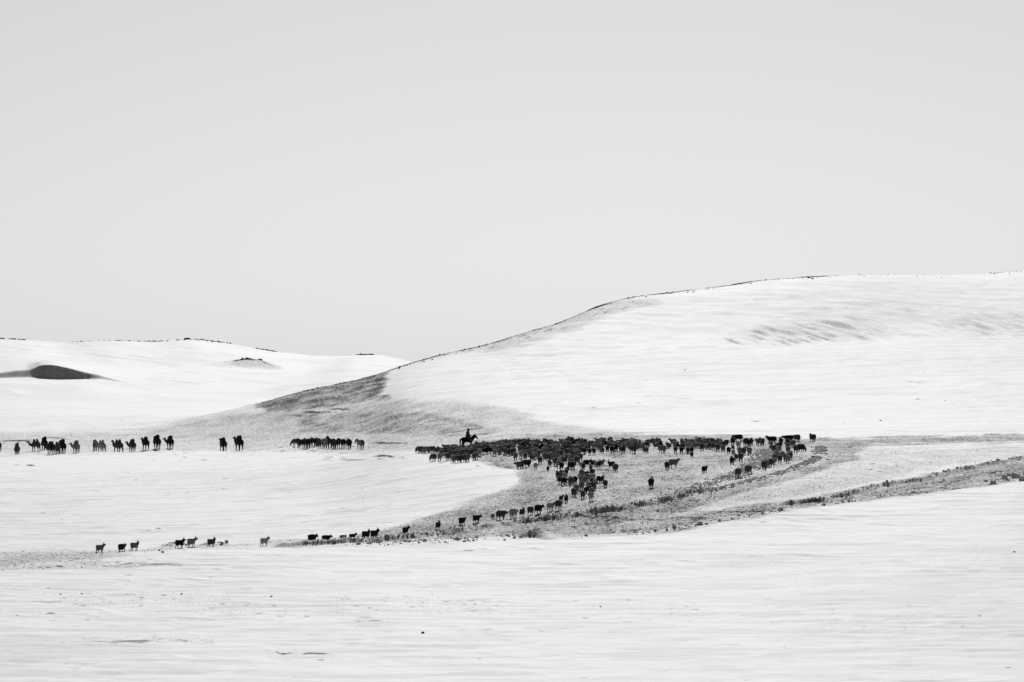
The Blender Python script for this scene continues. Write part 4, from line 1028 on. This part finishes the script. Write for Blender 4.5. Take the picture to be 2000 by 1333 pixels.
for (u, v, h, c, k, pose, s, label) in STRAY:
    g = ground_at(u, v); placed.append(g)
    (place_sheep if k == 's' else place_goat)(g[0], g[1], h, c, pose, s, label, 'animals standing apart below the herd')

# ---- the packed herd
def inside(p, u, v):
    r = False
    for i in range(len(p)):
        (x1, y1), (x2, y2) = p[i], p[(i + 1) % len(p)]
        if (y1 > v) != (y2 > v) and u < (x2 - x1) * (v - y1) / (y2 - y1) + x1: r = not r
    return r
MASS = [(852, 886), (880, 879), (930, 876), (960, 873), (1000, 870), (1035, 867.5), (1075, 869.5), (1110, 867), (1150, 868.5), (1190, 866.5), (1230, 869), (1275, 867.5), (1310, 869.5), (1360, 867), (1420, 869), (1418, 877), (1385, 878), (1300, 879), (1200, 880), (1150, 883), (1135, 889), (1112, 908), (1085, 908), (1075, 898), (1040, 898), (1005, 892), (960, 889), (935, 890), (925, 897), (872, 897)]
pts = [(g[0], g[1]) for g in placed]
n_sheep = sum(1 for o in col.objects if o.name.startswith('sheep'))
spots = []
RX, RY = ground_at(913, 875.5)
tries = 0
while len(spots) < 262 and tries < 60000:
    tries += 1
    u = rng.uniform(850, 1425); v = rng.uniform(867, 909)
    if not inside(MASS, u, v): continue
    g = ground_at(u, v)
    md = .72 if v < 874 else .82
    if abs(g[0] - RX) < 1.2 and abs(g[1] - RY) < .9: continue
    if any(abs(g[0] - q[0]) < md * .75 and abs(g[1] - q[1]) < md * 1.6 for q in pts): continue
    pts.append(g); spots.append((u, v, g))
ZONES = [(0, 905, 'packed in the left wing of the herd'), (905, 960, 'packed right under the mounted herder'), (960, 1070, 'packed in the herd right of the mounted herder'), (1070, 1150, 'packed in the thick middle of the herd'), (1150, 1290, 'packed in the band right of the herd middle'), (1290, 1500, 'packed in the right band of the herd')]
room = 300 - n_sheep
ns = 0
for (u, v, g) in spots:
    wh = [z[2] for z in ZONES if z[0] <= u < z[1]][0]
    wh += ', back rows' if v < 872 else (', middle rows' if v < 878 else ', front rows')
    c = str(rng.choice(['black', 'dark', 'brown', 'grey', 'pale'], p=[.10, .30, .36, .18, .06]))
    back = v < 871.5 and 985 < u < 1090
    goat = (back and rng.uniform() < .75) or ns >= room or rng.uniform() < .05
    s = rng.uniform(.84, 1.05)
    if goat:
        c = str(rng.choice(['black', 'dark', 'brown']))
        place_goat(g[0], g[1], rng.normal(-25, 30), c, str(rng.choice(['up', 'level'], p=[.7, .3])), s, '%s horned goat %s' % (CWORD[c], wh), '%s goats %s' % (CWORD[c], wh))
    else:
        ns += 1
        pose = str(rng.choice(['rear', 'walk', 'graze'], p=[.6, .28, .12]))
        h = rng.normal(-10, 22) if pose == 'rear' else rng.normal(-50, 22)
        if u < 960: h -= 25
        place_sheep(g[0], g[1], h, c, pose, s, '%s sheep %s' % (CWORD[c], wh), '%s sheep %s' % (CWORD[c], wh))
print('herd', n_sheep, ns, len(spots), tries, round(time.time() - T0, 1))

# ---------------------------------------------------------------- camels
CAM = [(-5, 884.5, -28, 1, 'dark', 0, 'camel cut by the left edge of the picture'), (33, 889.7, -14, .93, 'dark', 1, 'dark camel standing alone near the left edge'), (70, 883, -42, .98, 'dark', 2, 'dark camel with lowered neck behind the leading bunch of camels'),
       (86.5, 881, -18, 1.03, 'black', 1, 'tall black two-humped camel at the back of the leading bunch'), (99, 889, -30, 1, 'black', 4, 'black camel in the front of the leading bunch, its left one'), (112, 887.5, -12, .92, 'dark', 2, 'dark camel squeezed in the middle of the leading bunch'),
       (121.5, 886, -22, 1.08, 'black', 1, 'large black camel at the right end of the leading bunch'), (148.5, 886.5, -25, .98, 'brown', 4, 'brown camel alone right of the leading bunch'), (185.5, 881, -10, .88, 'brown', 3, 'small brown camel half hidden behind a lighter camel'),
       (198.5, 884.5, -32, .98, 'grey', 0, 'pale brown camel in front of a smaller one'), (231, 883.5, -36, 1.05, 'dark', 3, 'dark camel with two clearly parted humps'), (258, 882.5, -26, .97, 'dark', 4, 'dark camel just right of the one with parted humps'),
       (284.5, 881, -20, 1.02, 'black', 0, 'black camel, left of three walking in a row'), (306.5, 880, -22, 1.07, 'black', 1, 'black camel with pointed hump, middle of three in a row'), (332, 879, -24, 1.0, 'black', 4, 'black camel, right of three walking in a row'),
       (436, 881.5, -16, 1.06, 'black', 3, 'black camel, left of the last two camels'), (467, 881, -22, 1.12, 'black', 0, 'large black camel last in the caravan, nearest the horses')]
for (u, v, h, s, c, k, label) in CAM:
    g = ground_at(u, v, 700); o = link('camel', CAMEL[k]); put(o, g[0], g[1], h * 1.15, s); o.color = tint(c)
    tag(o, label, 'camel', 'camels of the caravan')

# ---------------------------------------------------------------- horses
HRS = [(578, 874.8, -62, .98, 'dark', 1, 'leftmost horse of the bunch, head lowered'), (589, 877, -50, 1.02, 'black', 0, 'second horse from the left in the bunch'), (599, 877.5, -38, 1.03, 'black', 3, 'third horse from the left, rump towards the viewer'),
       (605, 875.5, -30, 1, 'black', 1, 'fourth horse from the left in the bunch'), (614, 874.2, -34, .98, 'dark', 0, 'fifth horse from the left, slim and partly hidden'), (621, 873.8, -30, 1, 'dark', 3, 'sixth horse from the left in the bunch'),
       (628, 876.8, -48, 1, 'dark', 1, 'seventh horse from the left, dark brown flank showing'), (637, 877, -34, .98, 'brown', 0, 'eighth horse from the left, brownish'), (648, 877.2, -52, 1.05, 'black', 2, 'horse with raised head in the middle of the bunch'),
       (657, 877.8, -44, 1, 'black', 1, 'tenth horse from the left in the bunch'), (668, 877.5, -42, 1.03, 'black', 0, 'eleventh horse from the left in the bunch'), (681, 877.8, -22, 1.03, 'black', 3, 'rightmost horse of the tight bunch, seen from behind'),
       (704, 879, -42, 1, 'brown', 0, 'horse standing apart right of the bunch, with a lighter flank')]
def place_horse(x, y, h, s, c, k):
    a, t, m = HORSE[k]
    o = link('horse', a); put(o, x, y, h, s); o.color = tint(c)
    for nm, q in (('tail', t), ('mane', m)):
        p = link(nm, q, o); p.color = (.014, .013, .012, 1)
    return o
for (u, v, h, s, c, k, label) in HRS:
    g = ground_at(u, v, 640)
    tag(place_horse(g[0], g[1], h * .62, s, c, k), label, 'horse', 'loose horses behind the camels')

# ---------------------------------------------------------------- the mounted herder
a, t, m = horse_mesh('horse_body', 'up', .15, .05)
a.materials.append(M_HAIR); t.materials.append(M_SHAG); m.materials.append(M_SHAG)
HORSE.append((a, t, m))
gx, gy = RX, RY
rh = place_horse(gx, gy, 66, .93, 'black', 4)
rh.color = (.013, .012, .011, 1)
tag(rh, 'black saddled horse carrying the herder behind the sheep', 'horse')
rot = Matrix.Translation((gx, gy, rh.location.z)) @ Matrix.Rotation(-R(66), 4, 'Z') @ Matrix.Scale(.94 * .93, 4)
sb = Body(); sb.ell((0, .06, 1.27), (.20, .28, .05)); sb.limb([(0, .30, 1.28, .05), (0, .33, 1.38, .05)]); sb.limb([(-.12, -.2, 1.30, .05), (0, -.22, 1.36, .06), (.12, -.2, 1.30, .05)])
for sx in (-1, 1): sb.ell((sx * .25, .05, 1.10), (.03, .22, .20))
sm = sb.fuse('saddle', .025, 2)
so = link('saddle', sm, None, M_LEATHER); so.matrix_world = rot
tag(so, 'leather saddle under the mounted herder', 'saddle')
# person: one body, coat and hat as clothing
pb = Body()
pz = 1.40
pb.ell((0, .02, pz + .06), (.18, .15, .14)); pb.ell((0, .03, pz + .28), (.17, .13, .20)); pb.ell((0, .07, pz + .46), (.21, .13, .15))
pb.limb([(0, .09, pz + .55, .07), (0, .13, pz + .66, .06)])
pb.ell((0, .17, pz + .76), (.078, .098, .115), -.15)
pb.ell((0, .26, pz + .75), (.018, .028, .025)); pb.ell((0, .245, pz + .69), (.03, .015, .010))
for sx in (-1, 1):
    pb.ell((sx * .08, .165, pz + .755), (.014, .025, .035)); pb.ell((sx * .033, .252, pz + .78), (.014, .012, .010))
    pb.limb([(sx * .10, .06, pz + .02, .11), (sx * .24, .26, pz - .12, .095), (sx * .29, .40, pz - .20, .075), (sx * .29, .30, pz - .42, .062), (sx * .29, .24, pz - .62, .045)])
    pb.limb([(sx * .29, .24, pz - .64, .045), (sx * .30, .42, pz - .67, .035)])
    pb.limb([(sx * .20, .07, pz + .50, .075), (sx * .26, .10, pz + .24, .06), (sx * .18, .30, pz + .12, .047), (sx * .07, .46, pz + .10, .035)])
    hx, hy, hz = sx * .055, .50, pz + .10
    pb.ell((hx, hy, hz), (.022, .045, .040))
    for k, (ln, dz) in enumerate(((.05, .028), (.055, .010), (.05, -.010), (.042, -.028))):
        pb.limb([(hx, hy + .03, hz + dz, .010), (hx - sx * .012, hy + .03 + ln * .7, hz + dz, .009), (hx - sx * .035, hy + .03 + ln * .6, hz + dz, .008)])
    pb.limb([(hx, hy, hz + .03, .011), (hx - sx * .02, hy + .035, hz + .055, .009)])
pm = pb.fuse('person_body', .016, 2)
person = link('person', pm, None, M_CLOTH); person.matrix_world = rot
tag(person, 'herder in a long hooded coat riding a black horse behind the sheep', 'person')
cb = Body()
cb.ell((0, .02, pz + .02), (.29, .27, .20)); cb.ell((0, .02, pz + .26), (.26, .235, .26)); cb.ell((0, .05, pz + .46), (.28, .215, .18)); cb.limb([(0, .07, pz + .56, .15), (0, .10, pz + .64, .13)])
for sx in (-1, 1):
    cb.limb([(sx * .11, .07, pz + .00, .15), (sx * .27, .24, pz - .12, .16), (sx * .34, .34, pz - .24, .14), (sx * .34, .28, pz - .44, .13)])
    cb.limb([(sx * .20, .07, pz + .50, .10), (sx * .27, .10, pz + .24, .088), (sx * .18, .30, pz + .12, .07), (sx * .10, .42, pz + .105, .058)])
cm = cb.fuse('coat', .02, 3, .012, 6.0)
link('coat', cm, person, M_COAT)
hb = Body(); hb.ell((0, .14, pz + .83), (.15, .16, .11)); hb.ell((0, .12, pz + .90), (.11, .12, .09)); hb.ell((0, .06, pz + .70), (.14, .11, .14))
for sx in (-1, 1): hb.ell((sx * .10, .13, pz + .72), (.03, .06, .09))
hm = hb.fuse('hat', .016, 2, .008, 12.0)
link('hat', hm, person, M_CLOTH)
rb = Body()
for sx in (-1, 1): rb.limb([(sx * .05, .52, pz + .10, .010), (sx * .14, .80, pz - .02, .010), (sx * .10 + .05, 1.22, pz - .03, .010)], 1.2)
rm = rb.fuse('reins', .012, 0)
ro = link('reins', rm, None, M_LEATHER); ro.matrix_world = rot
tag(ro, 'thin reins running from the herder to the horse mouth', 'reins')
print('done', round(time.time() - T0, 1))
